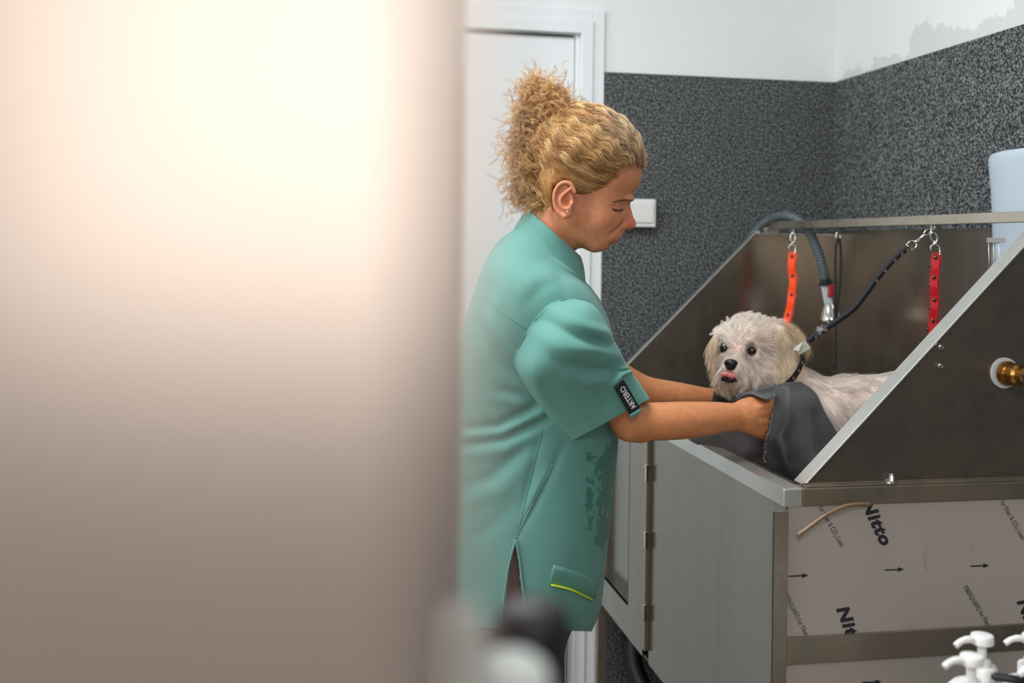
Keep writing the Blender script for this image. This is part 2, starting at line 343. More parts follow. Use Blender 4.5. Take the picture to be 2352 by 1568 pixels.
# near end frame: legs + cross rails, protective film panel
ZL = 0.0
def leg(x, y): MB().box((x, y, ZL), (x + .026, y + .026, RZ - .03)).build('leg', M_steel_rim, tub, bevel=.0015)
MB().box((-.0178, -.004, ZL), (.0075, .0, RZ - .035)).box((-.0178, -.004, ZL), (-.0158, .005, RZ - .035)).build('leg', M_steel_rim, tub, bevel=.001)
leg(DW - .028, -.003); leg(.005, L - .03); leg(DW - .028, L - .03)
MB().box((.0075, -.003, .697), (DW - .028, .003, .741)).build('cross_rail', M_steel_rim, tub, bevel=.001)
MB().box((.0075, -.003, .40), (DW - .028, .003, .43)).build('cross_rail', M_steel_rim, tub, bevel=.001)
film = MB().box((.006, .0035, .44), (DW - .01, .007, RZ - .03)).build('film_covered_panel', M_film, tub)
# writing on the film: baselines run steeply downwards to the right
def to_mesh(o, mw):
    me = bpy.data.meshes.new_from_object(o.evaluated_get(bpy.context.evaluated_depsgraph_get()))
    n = bpy.data.objects.new(o.name, me); nm = o.name; p = o.parent; bpy.data.objects.remove(o)
    COL.objects.link(n); n.name = nm; n.parent = p; n.matrix_parent_inverse = _inv(p); n.matrix_basis = mw; return n
def text_on(txt, px, py, px2, py2, size, name, shear=0.0, off=0.0, sx=1.0, plane=.0033, parent=None, m=None):
    a = on(px, py, 1, plane); b = on(px2, py2, 1, plane)
    ang = math.atan2(b[2] - a[2], b[0] - a[0]); cu = bpy.data.curves.new(name, 'FONT'); cu.body = txt; cu.size = size; cu.shear = shear; cu.space_character = 1.12 if off > .001 else 1.0; cu.offset = off; cu.extrude = .00008
    cu.materials.append(m or M_ink); o = bpy.data.objects.new(name, cu); COL.objects.link(o); o.parent = parent
    mw = Matrix.Translation(a) @ Matrix.Rotation(ang, 4, Vector((0, -1, 0))) @ Matrix.Rotation(math.pi / 2, 4, 'X') @ Matrix.Scale(sx, 4, Vector((1, 0, 0))); return to_mesh(o, mw)
def bold(txt, px, py, px2, py2, size=.030): text_on(txt, px, py, px2, py2, size, 'printed_word', .25, .0014, 1.15, parent=film)
bold('Nitto', 1977, 1152, 2017, 1236); bold('Nitto', 1921, 1397, 1946, 1462)
bold('Nitto', 2336, 1380, 2361, 1445)
def fine(px, py, px2, py2, txt='FIBERGUARD for Fiber & CO\u2082 Laser', s=.0125): text_on(txt, px, py, px2, py2, s, 'printed_line', 0, .0, .70, parent=film)
# "...D for Fiber & CO\u2082 Laser" ends at the given point
fine(1874, 1155, 1934, 1262, 'D for Fiber & CO\u2082 Laser'); fine(2292, 1143, 2348, 1243, 'D for Fiber & CO\u2082 Laser')
fine(1797, 1362, 1850, 1463); fine(2212, 1349, 2268, 1441)
def arrow(px, py, plane=.0034):
    a = on(px, py, 1, plane); ex = on(px + 10, py - .45, 1, plane) - a; ex /= np.linalg.norm(ex); ez = np.cross(ex, [0, 1, 0]) * -1; ez = np.array([-ex[2], 0, ex[0]])
    P2 = [(0, -.0012), (.024, -.0012), (.024, -.0042), (.036, 0), (.024, .0042), (.024, .0012), (0, .0012)]
    MB().add([a + ex * x + ez * z + np.array([0, k, 0]) for k in (0, -.0001) for x, z in P2], [tuple(range(7)), tuple(range(13, 6, -1))]).build('printed_arrow', M_ink, film)
arrow(1811, 1323); arrow(2032, 1309); arrow(2229, 1300); arrow(1980, 1567)
# curled tube end poking out from under the rim
pts = spline([on(2000, 1158, 1, -.001), on(1950, 1160, 1, -.012), on(1905, 1178, 1, -.016), on(1868, 1203, 1, -.016), on(1832, 1229, 1, -.014)], 30)
MB().tube(pts, [.0034] * 20 + [.0040] * 8 + [.0046, .0046], 10).build('drain_tube', M_tube, tub, smooth=True)
for pp in ([(2128,1259),(2122,1270),(2123,1290),(2130,1312)], [(2232,1245),(2229,1268)]):
    MB().tube(spline([on(x, y, 1, .0028) for x, y in pp], 12), .0004, 5).build('stray_hair', M_hairtone, film)
# chrome knob on the inside
ck = on(2104, 796, 0, .50); MB().lathe([(.020, 0), (.021, .004), (.019, .03), (.012, .034)], (ck[0] + .01, .06, ck[2] - .01), (-.35, .94, 0), 32).build('chrome_valve', M_chrome, tub, auto=True)
# pipes beneath the cabinet
pip = empty('drain_pipe', (.35, .9, 0), 'black drain pipes in the dark under the washing tub', 'pipe')
MB().tube(spline([(.25, .95, CZ), (.25, .95, .25), (.16, 1.0, .16), (.10, 1.1, .25), (.12, 1.15, .42)], 30), .022, 12).build('trap', M_black, pip, smooth=True)
MB().tube(spline([(.30, .8, CZ), (.22, .85, .3), (.10, .95, .33), (.05, 1.05, .40), (.10, 1.18, .30)], 30), .013, 10).tube([(.25, .95, .0), (.25, .95, .2)], .02, 10).build('pipe', M_black, pip, smooth=True)
MB().lathe([(.016, 0), (.016, .03), (.022, .03), (.022, .045)], (.12, 1.02, .36), (0, -.4, .9), 12).build('union_nut', M_chrome, pip)

# ---------------------------------------------------------------- hose with spray head
hs = empty('shower_hose', tuple(on(1890, 640, 1, .95)), 'grey ribbed hose arching over the tub panel with a chrome spray head', 'hose')
hp = [on(1672, 700, 1, 1.19), on(1690, 610, 1, 1.19), on(1728, 540, 1, 1.18), on(1768, 504, 1, 1.12), on(1812, 496, 1, 1.02), on(1850, 520, 1, .96), on(1876, 570, 1, .93), on(1890, 615, 1, .92), on(1895, 645, 1, .92)]
pts = spline(hp, 420); rr = .0118 + .0011 * np.sin(np.arange(420) * .9)
MB().tube(pts, rr, 16).build('hose', M_hose, hs, smooth=True)
a = on(1895, 640, 1, .92); b = on(1909, 735, 1, .92); ax = Vector(b - a).normalized(); a = Vector(a)
MB().lathe([(.0135, 0), (.0135, .008), (.017, .009), (.017, .012), (.0185, .013), (.0185, .016), (.013, .017)], a, ax, 24).build('hose_collar', M_black, hs)
q = ax.to_track_quat('Z', 'Y').to_matrix() @ Matrix.Rotation(.5, 3, 'Z')
def obx(c, sx, sy, z0, z1, name, m, parent, tap=1.0, bev=.002):
    V = []
    for z, t in ((z0, 1), (z1, tap)):
        for x, y in ((-1, -1), (1, -1), (1, 1), (-1, 1)): V.append(Vector(c) + q @ Vector((x*sx*t, y*sy*t, z)))
    return MB().add(V, [(0,3,2,1),(4,5,6,7),(0,1,5,4),(1,2,6,5),(2,3,7,6),(3,0,4,7)]).build(name, m, parent, bevel=bev)
hd = obx(a, .0125, .0125, .016, .066, 'handle', M_plg, hs, .86)
c = on(1908, 668, 1, .905); MB().box((c[0] - .007, .897, c[2] - .016), (c[0] + .007, .912, c[2] + .016)).build('trigger', M_redp, hs, bevel=.003)
MB().lathe([(.010, .062), (.012, .068), (.018, .080), (.027, .101), (.0285, .107), (.027, .111), (.0, .111)], a, ax, 40, caps=False).build('spray_head', M_chrome, hs, auto=True)

# ---------------------------------------------------------------- straps hanging from the bar
XB = .486
def snap_strap(px, py, pts_px, m, name, label, cat, ny, w=.0085, side=1):
    top = on(px, py, 0, XB); e = empty(name, tuple(top), label, cat)
    yb = top[1]
    P3 = [on(x, y, 1, yb) for x, y in pts_px]; S = spline(P3, 60)
    def ribbon(off, col, nm):
        V = []
        r = Vector((.93, -.36, 0))
        for i, p in enumerate(S):
            t = i / 59; wob = .0012 * math.sin(i * .5 + off * 300)
            for s in (-1, 1): V.append(np.array(p) + np.array(r) * s * w + np.array([.3, .95, 0]) * off * (1 - 0.5 * abs(2*t-1)) + np.array([0, wob, 0]) + np.array(r) * off * .6)
        return mesh_np(nm, V, [(2*i, 2*i+1, 2*i+3, 2*i+2) for i in range(59)], col, e, smooth=False, solid=.0022)
    ribbon(0, m, 'strap_front'); ribbon(.008, m, 'strap_back')
    for k, t in enumerate(np.linspace(.06, .94, ny)):
        p = S[int(t * 59)]
        MB().lathe([(.0042, 0), (.0042, .001), (.003, .002), (0.0008, .0024)], Vector(p) + Vector((-.001, -.0015, 0)), (-.3, -.95, 0), 14).build('snap_button', M_bronze, e, smooth=True)
        if k < ny - 1:
            p2 = S[int((t + .08) * 59)]; MB().lathe([(.0048, 0), (.0048, .0012), (.002, .002)], Vector(p2) + Vector((-.0, .004, 0)) + Vector((.93, -.36, 0)) * (.0072 * side), Vector((.93 * side, .3, 0)), 14).build('snap_button', M_bronze, e, smooth=True)
    # swivel clip above
    s0 = Vector(S[0]); s1 = Vector(top)
    d = (s1 - s0); mb = MB()
    hw = .0085
    r = Vector((.93, -.36, 0)); 
    q0 = s0 - d.normalized() * .004
    loop = [q0 - r * hw, q0 + r * hw, q0 + r * hw + d * .38, q0 + r * hw * .6 + d * .42, q0 - r * hw * .6 + d * .42, q0 - r * hw + d * .38]
    mb.tube([tuple(x) for x in loop], .0014, 8, closed=True)
    mb.lathe([(.004, 0), (.004, .005), (.0025, .006), (.0025, .010)], q0 + d * .42, d, 14)
    hk = spline([q0 + d * .5, q0 + d * .62 + r * .005, q0 + d * .85 + r * .006, q0 + d * 1.02 + r * .0, q0 + d * .9 - r * .006, q0 + d * .66 - r * .005, q0 + d * .6], 24)
    mb.tube(hk, .002, 8); mb.build('swivel_clip', M_chrome, e, smooth=True)
    # ring fixed under the bar
    MB().tube([tuple(Vector((top[0], top[1], zb0 - .004)) + Vector((0, math.cos(t), math.sin(t))) * .006) for t in np.linspace(0, 2*math.pi, 20, endpoint=False)], .0015, 8, closed=True).build('bar_ring', M_chrome, e, smooth=True)
    return e
snap_strap(1822, 532, [(1819, 578), (1817, 612), (1820, 645), (1817, 678), (1812, 712), (1802, 750), (1797, 770)], M_orange, 'neck_strap', 'bright orange snap strap hanging from the bar nearest the hose', 'strap', 5, w=.0088)
snap_strap(2143, 530, [(2149, 580), (2147, 615), (2144, 650), (2146, 690), (2143, 725), (2141, 765), (2138, 790)], M_red, 'neck_strap', 'dark red snap strap hanging from the bar beside the leash clip', 'strap', 5, w=.0075, side=-1)
# thin black leash hanging at the tub corner
bt = on(1925, 536, 0, XB); bl = empty('hanging_leash', tuple(bt), 'thin black leash hanging straight down in the tub corner', 'leash')
yb = bt[1]
for dx, nm in ((-6, 'cord'), (6, 'cord')):
    S = spline([on(1925 + dx*.3, 546, 1, yb), on(1925 + dx, 575, 1, yb), on(1924 + dx, 640, 1, yb), on(1921 + dx*.6, 690, 1, yb), on(1919 + dx*.2, 740, 1, yb)], 30); MB().tube(S, .0032, 8).build(nm, M_black, bl, smooth=True)
S = spline([on(1919, 735, 1, yb), on(1919, 790, 1, yb), on(1918, 850, 1, yb), on(1918, 880, 1, yb)], 60); MB().tube(S, .0022 + .0014 * (np.sin(np.arange(60) * .8) > .6), 8).build('cord', M_black, bl, smooth=True)
MB().tube([tuple(Vector(on(1925, 543, 1, yb)) + Vector((math.cos(t) * .006, 0, math.sin(t) * .011))) for t in np.linspace(0, 2*math.pi, 20, endpoint=False)], .0016, 8, closed=True).build('clip', M_chrome, bl, smooth=True)

# ---------------------------------------------------------------- wire basket and translucent container behind
XK = DW - .07
def onx(px, py, x=XK): return on(px, py, 0, x)
ba = onx(2268, 550); bb = onx(2352, 548); zt = ba[2]; yA = ba[1]
wk = empty('wire_basket', (XK, yA - .1, zt - .12), 'grey wire basket hooked on the back of the tub', 'basket')
y2 = yA - .26; x0, x1 = XK - .0, DW - .016
mb = MB(); mb.box((x0 - .0015, y2, zt - .006), (x0 + .0015, yA, zt + .004)); mb.box((x0, yA - .002, zt - .006), (x1, yA + .001, zt + .004)); mb.box((x0, y2 - .001, zt - .006), (x1, y2 + .002, zt + .004)); mb.build('top_band', M_steel_edge, wk)
mb = MB(); yy = yA - .004; hgt = .078
while yy > y2:
    mb.tube([(x0, yy, zt), (x0, yy - .004, zt - hgt), (x1, yy - .004, zt - hgt)], .0013, 6); yy -= .0165
for k in range(3): mb.tube([(x0 + .01 + k * .02, yA, zt), (x0 + .01 + k * .02, yA - .003, zt - hgt), (x0 + .01 + k*.02, y2, zt - hgt)], .0013, 6)
mb.build('wires', M_steel_edge, wk, smooth=True)
# container standing in the basket
cc = onx(2378, 545, XK + .025); zc0 = zt - hgt + .002; zc1 = on(2300, 350, 0, XK + .025)[2]
ct = empty('plastic_container', (cc[0], cc[1], zc0), 'pale blue translucent plastic container standing in the wire basket', 'container')
V = []; Fs = []; N = 48; lv = [(0, .90), (.01, .93), (.05, .95), (.45, .98), (.72, 1.03), (.88, 1.08), (.95, 1.09), (.985, 1.02), (1.0, .85)]
hc = zc1 - zc0
rx, ry = .028, on(2284, 370, 0, cc[0])[1] - cc[1]; ry = abs(ry) / 1.07
for h, s in lv:
    for k in range(N):
        t = 2*math.pi*k/N; sg = lambda v_: math.copysign(abs(v_) ** .6, v_); V.append((cc[0] + rx * s * sg(math.cos(t)), cc[1] + ry * s * sg(math.sin(t)), zc0 + h * hc))
for i in range(len(lv) - 1):
    for k in range(N): Fs.append((i*N+k, i*N+(k+1) % N, (i+1)*N+(k+1) % N, (i+1)*N+k))
Fs += [tuple(range(N))[::-1], tuple(range((len(lv)-1)*N, len(lv)*N))]
MB().add(V, Fs).build('body', M_translu, ct, auto=True)
MB().lathe([(.020, 0), (.020, .012), (.017, .016)], (cc[0], cc[1] + .0, zc0 + hc), (0, 0, 1), 24).build('cap', M_translu, ct, auto=True)

# ---------------------------------------------------------------- pump bottles on a small trolley, near right corner
TZ = .60
tr = empty('trolley_table', (-.12, -.35, 0), 'steel trolley table standing before the end of the tub', 'table')
T0 = at(2140, 1500, 1.30); T1 = at(2700, 1500, 1.55)
tx0, ty0 = T0[0] - .02, min(T0[1], T1[1]) - .12; tx1, ty1 = tx0 + .50, ty0 + .34
MB().box((tx0, ty0, TZ - .02), (tx1, ty1, TZ)).build('table_top', M_steel_edge, tr, bevel=.003)
for x in (tx0 + .01, tx1 - .03):
    for y in (ty0 + .01, ty1 - .03): MB().box((x, y, 0), (x + .02, y + .02, TZ - .02)).build('leg', M_steel_edge, tr)
BOT = []
def pump_bottle(px, py, D, k, label, ang, word=None, blue=False):
    # px,py = centre of the pump head top, k = size factor
    c = at(px, py, D); zt = c[2]; base = Vector((c[0], c[1], TZ))
    e = empty('pump_bottle', tuple(base), label, 'bottle', 'white pump bottles on the trolley')
    H = zt - TZ; s = k
    hh = H - .075 * s  # shoulder height
    R = .047 * s
    MB().lathe([(R * .96, 0), (R, .004), (R, hh - .012), (R * .96, hh - .004), (R * .80, hh + .004), (R * .38, hh + .012)], base, (0, 0, 1), 48).build('body', M_plw, e, auto=True)
    MB().lathe([(.0195 * s, 0), (.0195 * s, .020 * s), (.018 * s, .022 * s), (.0115 * s, .022 * s), (.0115 * s, .0295 * s), (.007 * s, .031 * s)], base + Vector((0, 0, hh + .011)), (0, 0, 1), 40).build('collar', M_plw, e, auto=True)
    MB().lathe([(.0058 * s, 0), (.0062 * s, .04 * s)], base + Vector((0, 0, hh + .02)), (0, 0, 1), 20).build('pump_stem', M_plw, e, auto=True)
    hz = H - .013 * s
    mb = MB(); mb.lathe([(.0130 * s, 0), (.0150 * s, .001), (.0152 * s, .009 * s), (.0140 * s, .0122 * s), (.011 * s, .013 * s)], base + Vector((0, 0, hz)), (0, 0, 1), 40)
    d = Vector((math.cos(ang), math.sin(ang), 0)); p = base + Vector((0, 0, hz + .0065 * s))
    mb.tube(spline([p + d * .010 * s, p + d * .024 * s + Vector((0, 0, .0012 * s)), p + d * .034 * s - Vector((0, 0, .001 * s)), p + d * .042 * s - Vector((0, 0, .006 * s))], 14), [.0048 * s] * 6 + [.0042 * s] * 8, 14)
    mb.build('pump_head', M_plw, e, auto=True)
    if word:
        cu = bpy.data.curves.new('lettering', 'FONT'); cu.body = word; cu.size = .022; cu.extrude = .0001; cu.materials.append(M_ink); o = bpy.data.objects.new('lettering', cu); COL.objects.link(o); o.parent = e
        vd = Vector(CAM) - base; vd.z = 0; vd.normalize(); rt = Vector((-vd.y, vd.x, 0)); a0 = -.95
        w = vd * math.cos(a0) + rt * math.sin(a0); pos = base + w * (R + .0006) + Vector((0, 0, hh - .034))
        tx = Vector((-w.y, w.x, 0)); Mx = Matrix((tx, Vector((0, 0, 1)), w)).transposed().to_4x4(); to_mesh(o, Matrix.Translation(pos) @ Mx)
    return e
A0 = math.radians(180 - 10.5)
pump_bottle(2256, 1456, 1.42, 1.00, 'white pump bottle of the hindmost pair, behind the shorter pump', A0 + .25, 'LAV')
pump_bottle(2232, 1503, 1.24, .90, 'shorter white pump bottle standing in front of the lettered bottle', A0 + .25)
pump_bottle(2372, 1456, 1.51, 1.00, 'white pump bottle half cut off by the picture edge, beside the lettered bottle', A0 + .1)
pump_bottle(2400, 1522, 1.31, .90, 'white pump bottle lowest at the picture edge, only its spout showing', A0 + .25)
# black cord lying over the bottles
pts = spline([at(2276, 1553, 1.385), at(2300, 1556, 1.38), at(2330, 1560, 1.375), at(2370, 1568, 1.38), at(2420, 1600, 1.40), at(2452, 1720, 1.42), at(2455, 1880, 1.42)], 60)
cdn = MB().tube(pts, [.003] * 3 + [.0055] * 57, 10).build('cable', M_black, None, smooth=True); tagobj(cdn, 'dark blurry cable beside the white pump bottles', 'cable')

# ---------------------------------------------------------------- out-of-focus items at the bottom centre, close to the lens
nt = empty('near_shelf', (-.75, -1.35, 0), 'pale shelf close to the viewpoint below the picture', 'shelf')
zs = 1.38 - .1225 * 1.0
M_shelf = mat('pale_shelf', srgb(170, 172, 168), .5)
SZ = 1.24
c = at(1180, 1568, .34); c[2] = 1.38 - .215
MB().box((c[0] - .10, c[1] - .13, c[2] - .05), (c[0] + .06, c[1] + .15, c[2] - .042)).build('shelf_board', M_shelf, nt)
MB().box((c[0] - .02, c[1] - .01, 0), (c[0] + .0, c[1] + .01, c[2] - .05)).build('post', M_shelf, nt)
zsf = c[2] - .042
def near_bottle(px, py, D, r, m, name, label, cat, prof=None):
    t = at(px, py, D); H = t[2] - zsf; prof = prof or [(r, 0), (r, H - r * .6), (r * .9, H - r * .3), (r * .65, H - r * .08), (r * .3, H)]
    o = MB().lathe(prof, (t[0], t[1], zsf), (0, 0, 1), 32).build(name, m, None, auto=True); return tagobj(o, label, cat)
M_pale = mat('pale_mint_plastic', srgb(226, 232, 226), .45)
near_bottle(1172, 1502, .36, .0140, M_pale, 'jar', 'blurred pale round-topped jar nearest the lens at the bottom edge', 'jar')
near_bottle(1075, 1392, .27, .0060, M_pale, 'bottle', 'blurred pale narrow bottle against the cream wall edge', 'bottle')
near_bottle(1228, 1378, .43, .0156, M_dark, 'spray_can', 'blurred black can standing in front of the tunic hem', 'can')
# ---------------------------------------------------------------- implicit-surface modelling (smooth unions -> sparse surface nets)
class SDF:
    """list of (op, fn, lo, hi, k); evaluated in order with a polynomial smooth min"""
    def __init__(s, k=.01): s.L = []; s.k = k
    def add(s, fn, k=None): s.L.append(('u', fn, s.k if k is None else k)); return s
    def sub(s, fn, k=None): s.L.append(('s', fn, s.k if k is None else k)); return s
    def ell(s, c, r, R=None, k=None, op='u'):
        c = np.array(c, float); r = np.array(r, float)
        def f(p):
            q = p - c
            if R is not None: q = q @ R
            k0 = np.linalg.norm(q / r, axis=1); k1 = np.linalg.norm(q / (r * r), axis=1) + 1e-9
            return k0 * (k0 - 1) / k1
        return s.add(f, k) if op == 'u' else s.sub(f, k)
    def cone(s, a, b, ra, rb, k=None, op='u', flat=None):
        a = np.array(a, float); b = np.array(b, float); d = b - a; L2 = d @ d + 1e-12
        def f(p):
            q = p - a; t = np.clip(q @ d / L2, 0, 1); e = q - t[:, None] * d
            if flat is not None:
                n, sc = flat; n = np.asarray(n); w = e @ n; e = e + (w * (sc - 1))[:, None] * n
            return np.linalg.norm(e, axis=1) - (ra + (rb - ra) * t)
        return s.add(f, k) if op == 'u' else s.sub(f, k)
    def chain(s, pts, rs, k=None, flat=None):
        P_ = np.array(pts, float); R_ = np.array(rs, float)
        if len(P_) > 2:
            n = (len(P_) - 1) * 2 + 1; S_ = spline(np.column_stack([P_, R_ * 1.0]), n); P_, R_ = S_[:, :3], S_[:, 3]
        def f(p):
            best = np.full(len(p), 1e3)
            for i in range(len(P_) - 1):
                a = P_[i]; d = P_[i+1] - a; q = p - a; t = np.clip(q @ d / (d @ d + 1e-12), 0, 1); e = np.linalg.norm(q - t[:, None] * d, axis=1) - (R_[i] + (R_[i+1] - R_[i]) * t); best = np.minimum(best, e)
            return best
        return s.add(f, k)
    def __call__(s, p):
        d = np.full(len(p), 1e3)
        for op, f, k in s.L:
            e = f(p)
            if op == 'u':
                h = np.maximum(k - np.abs(d - e), 0) / k; d = np.minimum(d, e) - h * h * k * .25
            else:
                e = -e; h = np.maximum(k - np.abs(d - e), 0) / k; d = np.maximum(d, e) + h * h * k * .25
        return d
def surface_nets(fn, lo, hi, h, B=12):
    lo = np.array(lo, float); N = np.ceil((np.array(hi) - lo) / h).astype(int) + 1; nb = (N + B - 1) // B
    g = np.stack(np.meshgrid(*[np.arange(n) for n in nb], indexing='ij'), -1).reshape(-1, 3)
    cen = lo + (g * B + B / 2) * h; d = np.concatenate([fn(c) for c in np.array_split(cen, max(1, len(cen)//200000))])
    g = g[np.abs(d) < B * h * 1.15]
    o = np.stack(np.meshgrid(*[np.arange(-1, B + 1)] * 3, indexing='ij'), -1).reshape(-1, 3); n = B + 2
    S1, S2 = int(N[1] + 4 + B), int(N[2] + 4 + B)
    VK, VP, QK = [], [], []
    for chunk in np.array_split(g, max(1, len(g) // 60)):
        base = chunk * B; P_ = lo + (base[:, None, :] + o[None]) * h
        D = fn(P_.reshape(-1, 3)).reshape(len(chunk), n, n, n)
        for b, Dv in zip(base, D):
            I = Dv < 0
            if I.all() or not I.any(): continue
            c = [Dv[i:n-1+i, j:n-1+j, k:n-1+k] for i in (0,1) for j in (0,1) for k in (0,1)]
            ins = sum((x < 0).astype(int) for x in c); act = (ins > 0) & (ins < 8)
            own = act.copy(); own[0] = own[:, 0] = False; own[:, :, 0] = False    # cells B..: local 1..B
            idx = np.argwhere(own)
            if len(idx):
                cv = np.stack([x[own] for x in c], 1); acc = np.zeros((len(idx), 3)); cnt = np.zeros(len(idx))
                offs = np.array([(i, j, k) for i in (0,1) for j in (0,1) for k in (0,1)], float)
                for a_ in range(8):
                    for b_ in range(a_ + 1, 8):
                        if np.abs(offs[a_] - offs[b_]).sum() != 1: continue
                        va, vb = cv[:, a_], cv[:, b_]; m = (va < 0) != (vb < 0)
                        t = np.where(m, va / np.where(m, va - vb, 1), 0)[:, None]
                        acc += np.where(m[:, None], offs[a_] + (offs[b_] - offs[a_]) * t, 0); cnt += m
                gi = idx - 1 + b; VP.append(lo + (gi + acc / cnt[:, None]) * h); VK.append((gi[:, 0] + 1) * S1 * S2 + (gi[:, 1] + 1) * S2 + gi[:, 2] + 1)
            for ax in range(3):
                J = [slice(1, n - 1)] * 3; J2 = list(J); J2[ax] = slice(2, n)
                e = I[tuple(J)] != I[tuple(J2)]; ii = np.argwhere(e)
                if not len(ii): continue
                gi = ii + b; inside = I[tuple(J)][e]; u = [0, 0, 0]; w = [0, 0, 0]; u[(ax + 1) % 3] = 1; w[(ax + 2) % 3] = 1
                u = np.array(u); w = np.array(w)
                key = lambda q: (q[:, 0] + 1) * S1 * S2 + (q[:, 1] + 1) * S2 + q[:, 2] + 1
                q = np.stack([key(gi - u - w), key(gi - w), key(gi), key(gi - u)], 1); q[~inside] = q[~inside][:, ::-1]; QK.append(q)
    VK = np.concatenate(VK); VP = np.concatenate(VP); QK = np.concatenate(QK)
    s = np.argsort(VK); VK = VK[s]; VP = VP[s]; ix = np.searchsorted(VK, QK); ix = np.minimum(ix, len(VK) - 1); ok = (VK[ix] == QK).all(1)
    return VP, ix[ok].astype(np.int32)
def smooth_mesh(V, Q, it=2, f=.5):
    for _ in range(it):
        A = np.zeros_like(V); C = np.zeros(len(V))
        for i in range(4):
            for j in ((i + 1) % 4, (i - 1) % 4):
                np.add.at(A, Q[:, i], V[Q[:, j]]); np.add.at(C, Q[:, i], 1)
        V = V + f * (A / np.maximum(C, 1)[:, None] - V)
    return V
def vnorm(V, Q):
    n = np.cross(V[Q[:, 2]] - V[Q[:, 0]], V[Q[:, 3]] - V[Q[:, 1]]); N = np.zeros_like(V)
    for i in range(4): np.add.at(N, Q[:, i], n)
    return N / (np.linalg.norm(N, axis=1)[:, None] + 1e-12)
def mcat(a, b): return np.concatenate([a[0], b[0]]), np.concatenate([a[1], b[1] + len(a[0])])

# local picture-parallel frames: x right, y down, w towards the viewer, unit = one photo pixel at depth D
class Frame:
    def __init__(s, cx, cy, D):
        s.O = at(cx, cy, D); s.k = D / FPX; s.c = np.array([cx, cy]); r = ray(cx, cy); s.W = -r / np.linalg.norm(r)
        X = r2 - s.W * (r2 @ s.W); s.X = X / np.linalg.norm(X); s.Y = np.cross(s.W, s.X) * -1
        if s.Y @ UP > 0: s.Y = -s.Y
    def w(s, p):
        p = np.atleast_2d(np.asarray(p, float)); q = s.O + ((p[:, :1] - s.c[0]) * s.X + (p[:, 1:2] - s.c[1]) * s.Y + p[:, 2:3] * s.W) * s.k
        return q
    def l(s, P_):
        q = (np.asarray(P_) - s.O) / s.k; return np.stack([q @ s.X + s.c[0], q @ s.Y + s.c[1], q @ s.W], 1)

def strands(name, roots, paths_fn, m, parent, seg=6, r0=.0002, r1=.00006, sides=3, cols=None):
    """tubes for many hairs; paths_fn(t) -> (n,3) positions for t in 0..1"""
    n = len(roots); T = np.linspace(0, 1, seg); Pt = np.stack([paths_fn(t) for t in T], 1)      # n,seg,3
    return strands_np(name, Pt, m, parent, r0, r1, sides, cols)
def strands_np(name, Pt, m, parent, r0=.0002, r1=.00006, sides=3, cols=None):
    n, seg, _ = Pt.shape; T = np.gradient(Pt, axis=1); T /= np.linalg.norm(T, axis=2, keepdims=True) + 1e-12
    ref = np.tile(np.array([.31, .52, .8]), (n, 1)); A = np.cross(T, ref[:, None, :]); A /= np.linalg.norm(A, axis=2, keepdims=True) + 1e-9; Bn = np.cross(T, A)
    t = np.linspace(0, 1, seg); rad = (np.asarray(r0).reshape(-1, 1) * (1 - t) + np.asarray(r1).reshape(-1, 1) * t)
    ang = np.arange(sides) * 2 * math.pi / sides
    V = Pt[:, :, None, :] + rad[:, :, None, None] * (A[:, :, None, :] * np.cos(ang)[None, None, :, None] + Bn[:, :, None, :] * np.sin(ang)[None, None, :, None])
    V = V.reshape(-1, 3); i = np.arange(n)[:, None, None] * seg * sides + np.arange(seg - 1)[None, :, None] * sides
    k = np.arange(sides)[None, None, :]; k2 = (k + 1) % sides
    F_ = np.stack(np.broadcast_arrays(i + k, i + k2, i + sides + k2, i + sides + k), -1).reshape(-1, 4)
    c = None
    if cols is not None: c = np.repeat(cols, seg * sides, axis=0)
    return mesh_np(name, V, F_.astype(np.int32), m, parent, smooth=True, cols=c)

def loft(stations, nu=120, nv=90, pw=2.0, foldfn=None, cap0=False, cap1=False):
    """stations: (Ax,Ay,Bx,By,D,hw_px[,tilt]) silhouettes in picture units; ring bulges hw towards/away from the viewer"""
    S = np.array([list(s) + [0.0] * (7 - len(s)) for s in stations], float); Q = spline(S, nv)
    th = np.linspace(0, 2*math.pi, nu, endpoint=False); c, s_ = np.cos(th), np.sin(th)
    ce = np.sign(c) * np.abs(c) ** (2/pw); se = np.sign(s_) * np.abs(s_) ** (2/pw); V = []
    for Ax, Ay, Bx, By, D, hw, tl in Q:
        a = at(Ax, Ay, D); b = at(Bx, By, D); m_ = (a + b) / 2; r = ray((Ax+Bx)/2, (Ay+By)/2); Wv = -r / np.linalg.norm(r)
        k = D / FPX; V.append(m_ + np.outer(ce, (b - a) / 2) + np.outer(se, Wv * hw * k) )
    V = np.concatenate(V); i = np.arange(nv - 1)[:, None] * nu; k = np.arange(nu)[None, :]; k2 = (k + 1) % nu
    Fq = np.stack(np.broadcast_arrays(i + k, i + k2, i + nu + k2, i + nu + k), -1).reshape(-1, 4)
    if foldfn is not None: V = foldfn(V, Fq)
    return V, Fq.astype(np.int32)
def seg_dist(px, py, pl):
    pl = np.array(pl, float); best = np.full(len(px), 1e9); tt = np.zeros(len(px)); side = np.zeros(len(px)); n = len(pl) - 1
    for i in range(n):
        a, b = pl[i], pl[i+1]; d = b - a; L2 = d @ d; t = np.clip(((px - a[0]) * d[0] + (py - a[1]) * d[1]) / L2, 0, 1)
        dx = px - a[0] - t * d[0]; dy = py - a[1] - t * d[1]; q = np.hypot(dx, dy); m_ = q < best
        best = np.where(m_, q, best); tt = np.where(m_, (i + t) / n, tt); side = np.where(m_, np.sign(d[0] * dy - d[1] * dx), side)
    return best, tt, side
